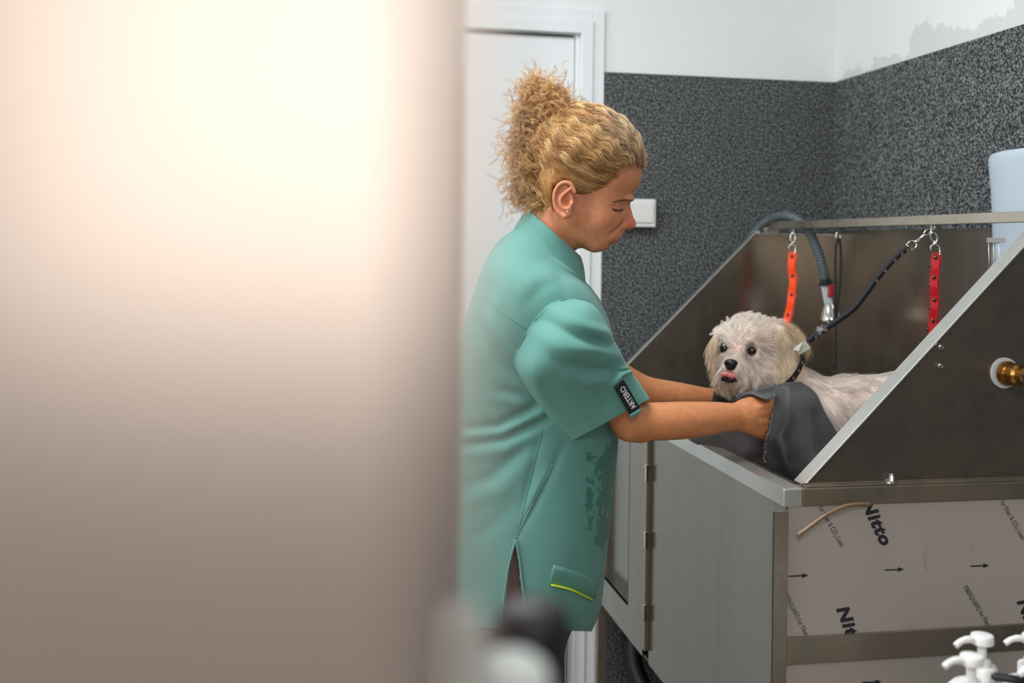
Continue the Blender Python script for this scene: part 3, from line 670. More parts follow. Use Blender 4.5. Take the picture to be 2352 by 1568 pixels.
def folds(V, Fq, L, near_only=True):
    """L: (polyline, amplitude_m, width_px, kind) kind 'r' ridge, 'v' valley, 's' step (raised on one side)"""
    x, y, z = projv(V); N = vnorm(V, Fq); cw = (CAM - V) / np.linalg.norm(CAM - V, axis=1)[:, None]
    if np.mean(np.einsum('ij,ij->i', N, V - V.mean(0))) < 0: N = -N
    facing = np.clip(np.einsum('ij,ij->i', N, cw) * 2.5 + .2, 0, 1) if near_only else 1.0
    disp = np.zeros(len(V))
    for pl, amp, wd, kind in L:
        d, t, sd = seg_dist(x, y, pl); env = np.clip(np.sin(math.pi * np.clip(t * .96 + .02, 0, 1)), 0, 1) ** .6
        g = np.exp(-(d / wd) ** 2)
        if kind == 'r': disp += amp * g * env
        elif kind == 'v': disp -= amp * g * env
        else: disp += amp * env * (sd * np.minimum(d / (wd * .35), 1)) * np.exp(-(d / wd) ** 2)
    return V + N * (disp * facing)[:, None]
def project_curve(bvhs, pl, n, off=.0006):
    """drop a picture-plane polyline onto the surface the viewer sees there"""
    out = []
    for x, y in spline(np.array(pl, float), n):
        d = Vector(ray(x, y)).normalized(); best = None
        for b in bvhs:
            h = b.ray_cast(Vector(CAM), d)
            if h[0] is not None and (best is None or h[3] < best[3]): best = h
        if best: out.append(np.array(best[0] - d * off))
    return out
def bvh_of(V, Q): return BVHTree.FromPolygons([tuple(v) for v in V.tolist()], Q.tolist())
# ---------------------------------------------------------------- the person
def poly_sd(x, y, poly):
    d, _, _ = seg_dist(x, y, list(poly) + [poly[0]]); ins = np.zeros(len(x), bool); n = len(poly); j = n - 1
    for i in range(n):
        xi, yi = poly[i]; xj, yj = poly[j]
        c = ((yi > y) != (yj > y)) & (x < (xj - xi) * (y - yi) / (yj - yi + 1e-12) + xi); ins ^= c; j = i
    return np.where(ins, -d, d)
def attr_mat(name, rough=.5, sss=0.0, sheen=0.0, spec=.5, nz=None, bstr=0.0, mul=None):
    m = mat(name, (1, 1, 1, 1), rough, sss=sss, sheen=sheen, spec=spec); a = nd(m, 'ShaderNodeAttribute'); a.attribute_name = 'Col'; lk(m, a.outputs['Color'], P(m).inputs['Base Color'])
    if nz: bump(m, noise(m, coords(m), nz, 4, .6), bstr, .001)
    return m
M_skin = attr_mat('skin', .48, sss=.12, nz=420, bstr=.12)
_b = P(M_skin).inputs['Base Color'].links[0].from_socket; _m = nd(M_skin, 'ShaderNodeMix', data_type='RGBA', blend_type='MULTIPLY'); _m.inputs[0].default_value = 1
lk(M_skin, _b, _m.inputs[6]); lk(M_skin, ramp(M_skin, noise(M_skin, coords(M_skin), 75, 5, .65), [(.3, (.86, .80, .78, 1)), (.65, (1.06, 1.04, 1.03, 1))]).outputs[0], _m.inputs[7]); lk(M_skin, _m.outputs[2], P(M_skin).inputs['Base Color'])
M_hair = attr_mat('blond_hair', .42, sheen=.15)
FH = Frame(1350, 420, 1.88)
c12, s12 = math.cos(math.radians(12)), math.sin(math.radians(12)); R12 = np.array([[c12, -s12, 0], [s12, c12, 0], [0, 0, 1]])
cran = lambda k=14, e=0: SDF(k).ell((1343, 352, 0), (120 + e, 98 + e, 88 + e), R12)
Hd = cran(18)
Hd.ell((1413, 404, 0), (59, 52, 64), k=30).ell((1376, 478, 0), (66, 84, 60), k=25)
Hd.ell((1392, 536, 0), (33, 36, 37), k=14).ell((1371, 557, 0), (24, 21.5, 27), k=12)
for s in (1, -1):
    Hd.cone((1316, 500, 48*s), (1362, 556, 15*s), 20, 19, k=16); Hd.ell((1380, 500, 38*s), (28, 26, 18), k=16)
    Hd.ell((1442, 456, 19*s), (14, 8, 18), k=10)
Hd.ell((1322, 528, 0), (42, 38, 42), k=24)
Hd.cone((1290, 470, 0), (1228, 640, 0), 60, 66, k=22)
Hd.cone((1438, 470, 0), (1447, 511, 0), 8, 11, k=9).cone((1428, 482, 0), (1434, 512, 0), 13, 16, k=10)
Hd.ell((1448.5, 514, 0), (12, 11.5, 12), k=7)
for s in (1, -1):
    Hd.ell((1431.5, 516.5, 13.5*s), (11.5, 8.5, 8), k=4)
    Hd.sub(SDF(1).chain([(1419, 521, 23*s), (1419, 512, 23*s), (1425, 506, 21*s), (1435, 506, 15*s)], [1.4, 1.6, 1.5, .8]), k=3.5)
for s in (1, -1): Hd.sub(SDF(1).ell((1440, 526.5, 8.5*s), (8, 3.8, 4)), k=2.5)
Hd.ell((1418, 531, 0), (12, 10, 15), k=8).ell((1415, 543, 0), (12.5, 6, 20), k=5).ell((1397.5, 553, 0), (13, 6.8, 18), k=4)
for s in (1, -1):
    Hd.sub(SDF(1).cone((1395, 548.5, 27*s), (1424, 549.5, 0), 2.0, 2.2), k=3)
    Hd.sub(SDF(1).ell((1440, 476, 38*s), (24, 12, 17)), k=12)
    Hd.ell((1413, 479, 35*s), (15, 12.5, 13), k=5)
    Hd.sub(SDF(1).cone((1405, 471, 52*s), (1432, 470, 34*s), 1.8, 1.8), k=4)     # lid crease
    Hd.sub(SDF(1).cone((1407, 481, 52*s), (1430, 484, 33*s), 2.2, 1.6), k=3)     # lid gap
    Hd.sub(SDF(1).cone((1424, 513, 24*s), (1404, 536, 38*s), 2.2, 2.0), k=12)    # nasolabial fold
Hd.sub(SDF(1).ell((1407, 563.5, 0), (10, 4.5, 24)), k=7)
for s in (1, -1):
    Ra = np.array([[math.cos(.12), math.sin(.12), 0], [-math.sin(.12), math.cos(.12), 0], [0, 0, 1]])
    z = 79
    Hd.ell((1298, 459, z*s), (23, 38, 7), Ra, k=6).ell((1303, 489, (z+1)*s), (11, 11, 6), k=5)
    Hd.sub(SDF(1).ell((1300, 448, (z+9)*s), (16.5, 24, 6), Ra), k=3)
    hx = [(1321, 440), (1314, 424), (1300, 418.5), (1286, 425), (1277, 441), (1275.5, 457), (1279, 475), (1288, 488), (1298, 495)]
    Hd.chain([(x, y, (z + 6)*s) for x, y in hx], [4.2, 4.6, 4.8, 4.8, 4.6, 4.4, 4.2, 4.2, 5], k=2.5)
    Hd.chain([(x, y, (z + 5.5)*s) for x, y in [(1313, 432), (1302, 441), (1291, 452), (1290, 466), (1297, 477), (1304, 478)]], [3.6] * 6, k=4)
    Hd.sub(SDF(1).ell((1305, 463, (z + 7)*s), (9.5, 11, 8)), k=4)
    Hd.ell((1314, 467, (z + 3)*s), (4.5, 7, 5), k=3)
def head_fn(P_): return Hd(FH.l(P_)) * FH.k
Nt = None
lo = FH.w([(1200, 230, -120)])[0]
pts8 = FH.w([(x, y, w) for x in (1195, 1480) for y in (232, 640) for w in (-112, 112)])
Vh, Qh = surface_nets(head_fn, pts8.min(0), pts8.max(0), .0015)
Vh = smooth_mesh(Vh, Qh, 1, .35)
# arms, hands and trunk in world space
def A(x, y, D): return at(x, y, D)
def rp(r, D): return r * D / FPX
B = SDF(.02)
B.chain([A(1235, 660, 1.90), A(1235, 740, 1.92), A(1235, 900, 1.92), A(1225, 1150, 1.92), A(1215, 1330, 1.92)], [.06, .09, .09, .085, .07], k=.04)
B.cone(A(1255, 720, 1.80), A(1255, 720, 2.04), .05, .05, k=.05)
for s, D in ((1, 1.90), (-1, 2.0)): B.cone(A(1200, 1360, D), np.array([*A(1200, 1330, D)[:2], .10]), .06, .035, k=.03)
B.cone(A(1258, 570, 1.89), A(1235, 680, 1.90), .045, .055, k=.03)
def arm(pts, k=.012): B.chain([A(x, y, D) for x, y, D, r in pts], [rp(r, D) for x, y, D, r in pts], k=k)
arm([(1290, 775, 1.84, 42), (1370, 868, 1.825, 42), (1447, 968, 1.845, 38)], .02)
arm([(1447, 971, 1.845, 37), (1490, 968, 1.86, 43), (1530, 967, 1.87, 43.5), (1590, 964, 1.895, 42), (1650, 959, 1.925, 36), (1690, 957, 1.945, 31), (1712, 955, 1.955, 30.5)], .02)
B.cone(A(1443, 992, 1.845), A(1475, 1000, 1.85), rp(15, 1.85), rp(14, 1.85), k=.012)
# near hand: palm, knuckles, thumb, four fingers closing round the chest of the dog
arm([(1712, 948, 1.955, 28), (1742, 941, 1.965, 30), (1768, 940, 1.985, 27)], .014); arm([(1712, 965, 1.955, 25), (1742, 978, 1.965, 27), (1766, 990, 1.985, 23)], .014)
arm([(1716, 936, 1.955, 21), (1740, 926, 1.965, 16), (1762, 926, 1.99, 13), (1780, 934, 2.02, 11)], .008)
for j, (ya, yb, ln) in enumerate([(932, 925, 76), (952, 950, 84), (973, 976, 80), (993, 1000, 64)]):
    r = 12 - .6 * j
    arm([(1762, ya, 1.985, r + 1.5), (1762 + ln * .45, (ya + yb) / 2, 2.01, r), (1762 + ln * .78, yb, 2.045, r - 1), (1762 + ln * .9, yb + 2, 2.075, r - 2)], .006)
for ya, yb in ((934, 930), (950, 948), (967, 972)): arm([(1722, (ya + 957) / 2, 1.945, 3.5), (1745, ya, 1.938, 4.2), (1766, yb, 1.952, 4)], .006)
# far arm and hand
arm([(1290, 765, 2.04, 42), (1380, 840, 2.10, 44), (1446, 893, 2.13, 40)], .02)
arm([(1446, 895, 2.13, 40), (1500, 905, 2.14, 37), (1560, 911, 2.15, 33), (1615, 915, 2.165, 26), (1650, 918, 2.175, 24)], .02)
arm([(1650, 918, 2.175, 23), (1690, 925, 2.185, 26)], .012)
arm([(1665, 912, 2.175, 15), (1700, 906, 2.16, 12), (1722, 915, 2.14, 10)], .008)
for j, y in enumerate((915, 930, 945, 960)): arm([(1690, y - 4, 2.185, 12), (1720, y, 2.19, 11 - j*.5), (1745, y + 3, 2.18, 10 - j*.5), (1756, y + 5, 2.16, 9 - j*.5)], .006)
lo = np.minimum(A(1180, 620, 1.7), A(1180, 620, 2.2)) - .2; 
Vb, Qb = surface_nets(B, (-.62, -.08, .06), (.20, .62, 1.36), .0034)
Vb = smooth_mesh(Vb, Qb, 2, .5)
Nb = len(Vb)
V, Q = mcat((Vh, Qh), (Vb, Qb))
lx = FH.l(Vh); skin = np.array(srgb(208, 142, 104)[:3]); cols = np.tile(skin, (len(V), 1))
def tint(c, mask): 
    mask = np.clip(mask, 0, 1)[:, None]; cols[:len(Vh)] = cols[:len(Vh)] * (1 - mask) + np.array(srgb(*c)[:3]) * mask
g = lambda cx, cy, r: np.exp(-((lx[:, 0]-cx)**2 + (lx[:, 1]-cy)**2) / (r*r))
tint((214, 120, 98), g(1448, 508, 17) * .75); tint((200, 116, 88), g(1383, 505, 34) * .30); sg = lambda v_: 1 / (1 + np.exp(-v_))
tint((172, 88, 76), sg((lx[:, 0] - 1399) / 1.5) * sg((lx[:, 1] - 549.5) / .8) * sg((559 - lx[:, 1]) / 1.2) * .85)
tint((184, 108, 88), sg((lx[:, 0] - 1407) / 1.6) * sg((lx[:, 1] - 544.5) / .8) * sg((549.5 - lx[:, 1]) / .8) * .6); tint((214, 128, 100), g(1300, 458, 34) * .5); tint((150, 92, 66), g(1421, 481, 9) * .6)
cols[len(Vh):] = np.array(srgb(206, 138, 92)[:3])
person = empty('person', (-.37, .25, 0), 'person with curly blond hair tied up, in a teal short-sleeved tunic, bending over the dog', 'person')
body = mesh_np('body', V, Q, M_skin, person, cols=cols)
bv_head = bvh_of(Vh, Qh)
M_lash = mat('dark_lashes', srgb(58, 40, 34), .6); M_brow = mat('brow_hair', srgb(122, 88, 62), .6)
mb = MB(); cv = project_curve([bv_head], [(1405, 474), (1409, 480), (1415, 484), (1424, 483), (1431, 479)], 16, .0004); mb.tube(cv, [.0002] + list(np.linspace(.0003, .0010, 10)) + [.0010] * 4 + [.0003], 6)
for i in range(2, 16, 1):
    p = Vector(cv[min(i, len(cv)-1)]); mb.tube([tuple(p), tuple(p + Vector(r2) * .002 + Vector((0, 0, -.0012)) ), tuple(p + Vector(r2) * .004 + Vector((0, 0, -.0016)))], [.0003, .0002, .0001], 4)
mb.build('eyelashes', M_lash, person, smooth=True)
mb = MB()
for i in range(46):
    t = i / 45; x = 1413 + 42 * t; y = 465.5 - 5.5 * math.sin(t * 2.4) + random.uniform(-1.6, 1.6)
    q = project_curve([bv_head], [(x, y), (x - 3.5, y - 1.2), (x - 7, y - .2)], 4, .0005)
    if len(q) == 4: mb.tube(q, [.00028, .00024, .00018, .0001], 4)
mb.build('eyebrow', M_brow, person, smooth=True)
q = project_curve([bv_head], [(1304, 486), (1304.5, 487)], 2, .001); MB().lathe([(.0, 0), (.002, .0005), (.0022, .0015), (.001, .003)], q[0], tuple(FH.W), 12).build('earring', M_chrome, person, smooth=True)

# hair: cap, bun core and loose curls
face_poly = [(1484, 388), (1460, 379), (1442, 378), (1419, 392), (1398, 415), (1369, 440), (1343, 455), (1327, 444), (1320, 422), (1300, 413), (1278, 424), (1268, 455), (1276, 488), (1266, 512), (1262, 640), (1520, 640)]
Hc = SDF(10).ell((1343, 352, 0), (126, 106, 94), R12, k=1).ell((1412, 400, 0), (64, 57, 69), k=24).ell((1280, 420, 0), (52, 75, 74), k=22).ell((1255, 480, 0), (34, 34, 50), k=16)
Hb = SDF(12).ell((1250, 262, 0), (40, 46, 36), k=10).ell((1236, 318, 0), (42, 44, 38)).ell((1215, 375, 0), (34, 54, 38)).ell((1228, 430, 0), (30, 40, 34)).ell((1250, 474, 0), (22, 24, 44)).ell((1285, 262, 0), (28, 26, 28))
def hair_fn(P_):
    l = FH.l(P_); d = np.maximum(Hc(l), -poly_sd(l[:, 0], l[:, 1], face_poly) + 3 * np.sin(l[:, 0] * .45) ) ; e = Hb(l)
    h = np.maximum(12 - np.abs(d - e), 0) / 12; d = np.minimum(d, e) - h*h*3
    return (d + 1.6 * np.sin(l[:, 1] * .33 + 3 * np.sin(l[:, 0] * .035)) * np.clip((420 - l[:, 1]) / 60, 0, 1)) * FH.k
p8 = FH.w([(x, y, w) for x in (1165, 1500) for y in (205, 560) for w in (-112, 112)])
Vc, Qc = surface_nets(hair_fn, p8.min(0), p8.max(0), .0030); Vc = smooth_mesh(Vc, Qc, 1)
lc = FH.l(Vc); t = np.clip(.5 + .28 * np.sin(lc[:, 1] * .5 + 3 * np.sin(lc[:, 0] * .04)) + .2 * rng.standard_normal(len(lc)) * .5, 0, 1)[:, None]
hc0, hc1 = np.array(srgb(104, 72, 42)[:3]), np.array(srgb(150, 112, 66)[:3])
hcap = mesh_np('hair', Vc, Qc, M_hair, person, cols=hc0 + (hc1 - hc0) * t)
def hair_cols(n, lo_=.1, hi_=1.0):
    a, b, c = np.array(srgb(150, 104, 58)[:3]), np.array(srgb(212, 168, 104)[:3]), np.array(srgb(238, 214, 170)[:3]); t = rng.uniform(lo_, hi_, n)[:, None]
    return np.where(t < .6, a + (b - a) * (t / .6), b + (c - b) * ((t - .6) / .4))
# combed strands running from the hairline to the bun
cc_ = np.array([1343, 352, 0.]); rr_ = np.array([128, 108, 96.])
def to_unit(l): return ((l - cc_) @ R12) / rr_
def from_unit(u): return (u * rr_) @ R12.T + cc_
n = 12000
u0 = rng.standard_normal((n * 4, 3)); u0 /= np.linalg.norm(u0, axis=1)[:, None]; l0 = from_unit(u0)
dd = poly_sd(l0[:, 0], l0[:, 1], face_poly); keep = (dd > -5 - 24 * rng.random(len(dd)) ** 3) & (l0[:, 1] < 500) & (l0[:, 0] > 1215); u0 = u0[keep][:n]; l0 = l0[keep][:n]; dd = dd[keep][:n]; n = len(u0)
un = to_unit(np.array([[1258, 300, 0.]]))[0]; un = un / np.linalg.norm(un)
uu = np.tile(un, (n, 1)) + rng.standard_normal((n, 3)) * .10; uu /= np.linalg.norm(uu, axis=1)[:, None]
om = np.arccos(np.clip((u0 * uu).sum(1), -1, 1))[:, None] + 1e-6
frac = np.minimum(1, rng.uniform(.45, .75, n) / om[:, 0])[:, None]
side = np.cross(u0, uu); side /= np.linalg.norm(side, axis=1)[:, None] + 1e-9
e1 = np.cross(un, [0, 0, 1.]); e1 /= np.linalg.norm(e1); e2 = np.cross(un, e1); az = np.arctan2(u0 @ e2, u0 @ e1)
NL = 74; lane = np.floor((az + math.pi) / (2 * math.pi) * NL + .35 * np.sin(l0[:, 0] * .05)).astype(int) % NL; lph = rng.uniform(0, 6.28, NL); lcol = rng.uniform(-.35, .3, NL); lamp = rng.uniform(.6, 1.4, NL)
tot = np.arccos(np.clip(u0 @ un, -1, 1))[:, None]
seg = 22; ph = lph[lane][:, None] + rng.uniform(-.35, .35, (n, 1)); crimp = np.clip((425 - l0[:, 1:2]) / 50, .06, 1) * lamp[lane][:, None] * rng.uniform(.85, 1.15, (n, 1))
lc_ = ((az + math.pi) / (2 * math.pi) * NL) % 1 - .5
Pt = []
for t in np.linspace(0, 1, seg):
    tt = t * frac; q = (np.sin((1 - tt) * om) * u0 + np.sin(tt * om) * uu) / np.sin(om)
    arc = tt * om - tot
    lift = 1.008 + crimp * (.020 * np.sin(arc * 15 + ph + 1.3) + .045 * (1 - 4 * lc_[:, None] ** 2)) + .006 * rng.uniform(0, 1, (n, 1))
    q = q + side * (.040 * crimp * np.sin(arc * 15 + ph)); l = from_unit(q * lift)
    # forehead bulge
    f = np.clip((l[:, :1] - 1405) / 60, 0, 1); l[:, :1] += f * 6 * np.clip((l[:, 1:2] - 330) / 50, 0, 1)
    Pt.append(FH.w(l))
Pt = np.stack(Pt, 1); rng2 = np.random.default_rng(2); a3, b3, c3 = [np.array(srgb(*c)[:3]) for c in ((134, 84, 38), (206, 152, 82), (242, 212, 156))]; tcol = np.clip(.55 + lcol[lane] + rng2.normal(0, .16, n) - .35 * (np.abs(lc_) > .38), 0, 1)[:, None]; colh = np.where(tcol < .6, a3 + (b3 - a3) * tcol / .6, b3 + (c3 - b3) * (tcol - .6) / .4); grey = np.clip((l0[:, 0] - 1395) / 60, 0, 1) * np.clip((395 - l0[:, 1]) / 60, 0, 1)
colh = colh * (1 - .5 * grey[:, None]) + np.array(srgb(206, 192, 170)[:3]) * .5 * grey[:, None]
strands_np('combed_hair', Pt, M_hair, person, np.where(dd < -3, .00015, .00030), .00018, 3, colh)
def _cc(t):
    a3, b3, c3 = [np.array(srgb(*c)[:3]) for c in ((144, 94, 46), (214, 162, 92), (246, 220, 168))]; t = t[:, None]; return np.where(t < .6, a3 + (b3 - a3) * t / .6, b3 + (c3 - b3) * (t - .6) / .4)
bvc = bvh_of(Vc, Qc); rg = np.random.default_rng(77); NP = []
while len(NP) < 900:
    x0 = rg.uniform(1258, 1318); y0 = rg.uniform(405, 505); x1 = rg.uniform(1215, 1255); y1 = rg.uniform(325, 410)
    d_ = project_curve([bvc], [(x0, y0), ((x0 + x1) / 2 + 3, (y0 + y1) / 2 + rg.uniform(-4, 8)), (x1, y1)], 9, .0008 + .002 * rg.random())
    if len(d_) == 9: NP.append(d_)
strands_np('nape_hair', np.array(NP), M_hair, person, .0004, .0002, 4, _cc(rg.uniform(0, .55, len(NP))))
# curls
def curls(name, n, cen, rad, ln, rad_h, drop, out, seed, r0=.00028):
    rg = np.random.default_rng(seed); CH = 7; n0 = n; n = max(1, n // 2); s = rg.standard_normal((n, 3)); s /= np.linalg.norm(s, axis=1)[:, None]; rr0 = rg.uniform(.35, 1.0, (n, 1)) ** .6
    p0 = np.array(cen) + s * np.array(rad) * rr0; T_ = s * out + rg.standard_normal((n, 3)) * .55 + np.array(drop); T_ /= np.linalg.norm(T_, axis=1)[:, None]
    a = np.cross(T_, rg.standard_normal((n, 3))); a /= np.linalg.norm(a, axis=1)[:, None]; b = np.cross(T_, a)
    L_ = rg.uniform(*ln, (n, 1)); hr = rg.uniform(*rad_h, (n, 1)); turns = rg.uniform(1.2, 3.4, (n, 1)); p0_ = p0 - T_ * L_ * .45; ph = rg.uniform(0, 6.28, (n, 1)); seg = 30; out_ = []
    bend = rg.standard_normal((n, 3)) * .3; cb3 = rg.uniform(-.3, .3, (n, 1)); rp_ = lambda a__: np.repeat(a__, CH, axis=0); p0_, T_, L_, hr, turns, ph, a, b, bend, cb3 = map(rp_, (p0_, T_, L_, hr, turns, ph, a, b, bend, cb3)); N2 = len(p0_); p0_ = p0_ + rg.standard_normal((N2, 3)) * 1.6; hr = hr * rg.uniform(.85, 1.15, (N2, 1)); ph = ph + rg.uniform(-.25, .25, (N2, 1))
    for t in np.linspace(0, 1, seg):
        an = ph + t * turns * 6.283; out_.append(FH.w(p0_ + T_ * L_ * t + bend * L_ * t * t + hr * (.55 + .45 * math.sin(math.pi * t)) * (a * np.cos(an) + b * np.sin(an))))
    strands_np(name, np.stack(out_, 1), M_hair, person, r0, r0 * .45, 3, _cc(np.clip(.55 + cb3[:, 0] + rg.normal(0, .12, N2), 0, 1)))
curls('bun_curls', 1300, (1250, 258, 0), (52, 64, 46), (35, 85), (6, 15), (-.05, -.25, 0), .5, 3)
curls('bun_curls', 420, (1278, 262, 8), (34, 32, 40), (25, 50), (4, 9), (.1, -.1, 0), .4, 31)
curls('loose_curls', 1200, (1216, 365, 0), (42, 94, 48), (45, 95), (6, 14), (-.1, .6, 0), .35, 4)
curls('nape_curls', 200, (1235, 440, 10), (26, 50, 42), (30, 60), (2, 6), (.0, .8, 0), .2, 5)
curls('nape_curls', 120, (1266, 482, 30), (10, 22, 34), (20, 40), (1.5, 4), (-.3, .6, 0), .1, 55)
curls('nape_curls', 220, (1240, 468, 26), (15, 22, 34), (22, 42), (1.5, 4.5), (-.2, .7, 0), .15, 56)
curls('stray_curls', 26, (1186, 448, 0), (14, 26, 10), (30, 60), (6, 11), (-.15, 1.0, 0), .1, 6, .0003)
curls('stray_curls', 120, (1235, 205, 0), (50, 26, 30), (25, 55), (5, 12), (-.1, -.5, 0), .5, 8, .00022)
# fine frizz along the hairline and crown
rg = np.random.default_rng(11); n = 2200; u = rg.standard_normal((n * 3, 3)); u /= np.linalg.norm(u, axis=1)[:, None]; l = from_unit(u); k = (poly_sd(l[:, 0], l[:, 1], face_poly) > -3) & (l[:, 0] > 1300) & (l[:, 1] < 400); u = u[k][:n]; l = l[k][:n]
T_ = u * .45 + rg.standard_normal(u.shape) * .6; T_ /= np.linalg.norm(T_, axis=1)[:, None]; fr_ = np.clip((l[:, :1] - 1380) / 80, 0, 1); L_ = rg.uniform(5, 12, (len(u), 1)) * (1 + .5 * fr_); q2 = rg.standard_normal(u.shape) * .5
strands_np('frizz', np.stack([FH.w(l + T_ * L_ * t + q2 * L_ * t * t + 2 * np.sin(t * 7 + L_) * q2) for t in np.linspace(0, 1, 9)], 1), M_hair, person, .00016, .00006, 3, hair_cols(len(u), .5, 1))

# tunic -------------------------------------------------------------
M_cloth = mat('teal_cotton', srgb(97, 150, 141), .78, sheen=.15, spec=.25)
v = coords(M_cloth); wv = noise(M_cloth, v, 900, 2); w2 = noise(M_cloth, v, 28, 4)
# wet splashes across the front panel (stain pattern with its own shape)
tcn = nd(M_cloth, 'ShaderNodeSeparateXYZ'); lk(M_cloth, v, tcn.inputs[0])
gx = nd(M_cloth, 'ShaderNodeMapRange'); lk(M_cloth, tcn.outputs[0], gx.inputs[0]); gx.inputs[1].default_value = -.335; gx.inputs[2].default_value = -.245
gz = nd(M_cloth, 'ShaderNodeMapRange'); lk(M_cloth, tcn.outputs[2], gz.inputs[0]); gz.inputs[1].default_value = 1.065; gz.inputs[2].default_value = 1.02
gz2 = nd(M_cloth, 'ShaderNodeMapRange'); lk(M_cloth, tcn.outputs[2], gz2.inputs[0]); gz2.inputs[1].default_value = .80; gz2.inputs[2].default_value = .86
ns = noise(M_cloth, v, 34, 6, .62); m1 = nd(M_cloth, 'ShaderNodeMath', operation='MULTIPLY'); lk(M_cloth, gx.outputs[0], m1.inputs[0]); lk(M_cloth, gz.outputs[0], m1.inputs[1])
m1b = nd(M_cloth, 'ShaderNodeMath', operation='MULTIPLY'); lk(M_cloth, m1.outputs[0], m1b.inputs[0]); lk(M_cloth, gz2.outputs[0], m1b.inputs[1])
m2 = nd(M_cloth, 'ShaderNodeMath', operation='MULTIPLY_ADD'); lk(M_cloth, m1b.outputs[0], m2.inputs[0]); m2.inputs[1].default_value = .38; lk(M_cloth, ns, m2.inputs[2])
rs = ramp(M_cloth, m2.outputs[0], [(.745, (0, 0, 0, 1)), (.77, (1, 1, 1, 1))])
mx = nd(M_cloth, 'ShaderNodeMix', data_type='RGBA'); lk(M_cloth, rs.outputs[0], mx.inputs[0]); mx.inputs[6].default_value = srgb(97, 150, 141); mx.inputs[7].default_value = srgb(70, 120, 111); lk(M_cloth, mx.outputs[2], P(M_cloth).inputs['Base Color'])
bump(M_cloth, wv, .15, .0006)
M_cloth2 = mat('teal_cotton_plain', srgb(97, 150, 141), .78, sheen=.15, spec=.25); bump(M_cloth2, noise(M_cloth2, coords(M_cloth2), 900, 2), .15, .0006)
M_seam = mat('teal_thread', srgb(78, 146, 132), .8); M_thread = mat('pale_thread', srgb(132, 196, 182), .8)
T_st = [(1204, 515, 1332, 628, 1.900, 74), (1176, 532, 1338, 640, 1.905, 105), (1142, 560, 1346, 650, 1.950, 179), (1112, 612, 1362, 668, 1.955, 229), (1088, 680, 1384, 705, 1.960, 253),
        (1066, 760, 1404, 770, 1.960, 253), (1048, 860, 1413, 860, 1.960, 229), (1036, 960, 1419, 960, 1.960, 212), (1030, 1060, 1414, 1055, 1.960, 212), (1024, 1170, 1404, 1160, 1.960, 221), (1016, 1290, 1390, 1280, 1.960, 232), (1008, 1375, 1380, 1375, 1.960, 239), (1004, 1415, 1371, 1415, 1.960, 241), (1002, 1436, 1356, 1449, 1.960, 241)]
F_t = [([(1089, 731), (1143, 831), (1193, 874)], .006, 13, 'v'), ([(1110, 715), (1160, 800), (1200, 850)], .005, 14, 'r'), ([(1143, 892), (1200, 905), (1232, 930)], .006, 11, 'v'), ([(1130, 915), (1190, 925), (1225, 945)], .004, 12, 'r'),
       ([(1050, 985), (1143, 978), (1228, 935), (1262, 900)], .011, 13, 'v'), ([(1050, 1003), (1150, 994), (1240, 950), (1270, 920)], .008, 13, 'r'), ([(1055, 1025), (1160, 1006), (1250, 963), (1280, 940)], .010, 12, 'v'), ([(1060, 1050), (1160, 1032), (1255, 985)], .006, 16, 'r'),
       ([(1060, 1120), (1130, 1095), (1215, 1015)], .006, 18, 'v'), ([(1060, 1160), (1150, 1125), (1235, 1035)], .005, 20, 'r'), ([(1070, 1250), (1140, 1200), (1210, 1130)], .003, 20, 'v'),
       ([(1269, 1066), (1227, 1147), (1191, 1222)], .005, 14, 's'), ([(1246, 978), (1214, 1117), (1186, 1238)], .004, 10, 'v'), ([(1300, 1010), (1262, 1090)], .004, 12, 'v'),
       ([(1260, 580), (1290, 640), (1310, 690)], .004, 14, 'v'), ([(1180, 690), (1225, 640), (1290, 612)], .004, 22, 'r'), ([(1205, 700), (1245, 660), (1300, 640)], .002, 14, 'v'), ([(1135, 640), (1110, 720), (1105, 800)], .004, 16, 'v'), ([(1160, 640), (1135, 720), (1140, 800)], .003, 16, 'r'),
       ([(1352, 645), (1385, 700), (1403, 760)], .006, 9, 'v'), ([(1365, 655), (1398, 715), (1412, 790)], .004, 8, 'r'), ([(1310, 1300), (1300, 1340)], .002, 8, 'v'), ([(1290, 1150), (1310, 1260), (1300, 1290)], .002, 24, 'r'), ([(1360, 1060), (1352, 1200), (1340, 1300)], .003, 22, 'r')]
F_t = [(p_, a_ * .62, w_, k_) for p_, a_, w_, k_ in F_t]
Vt, Qt = loft(T_st, 400, 360, 2.35, lambda V_, F_: folds(V_, F_, F_t))
bt_ = bvh_of(Vt, Qt)
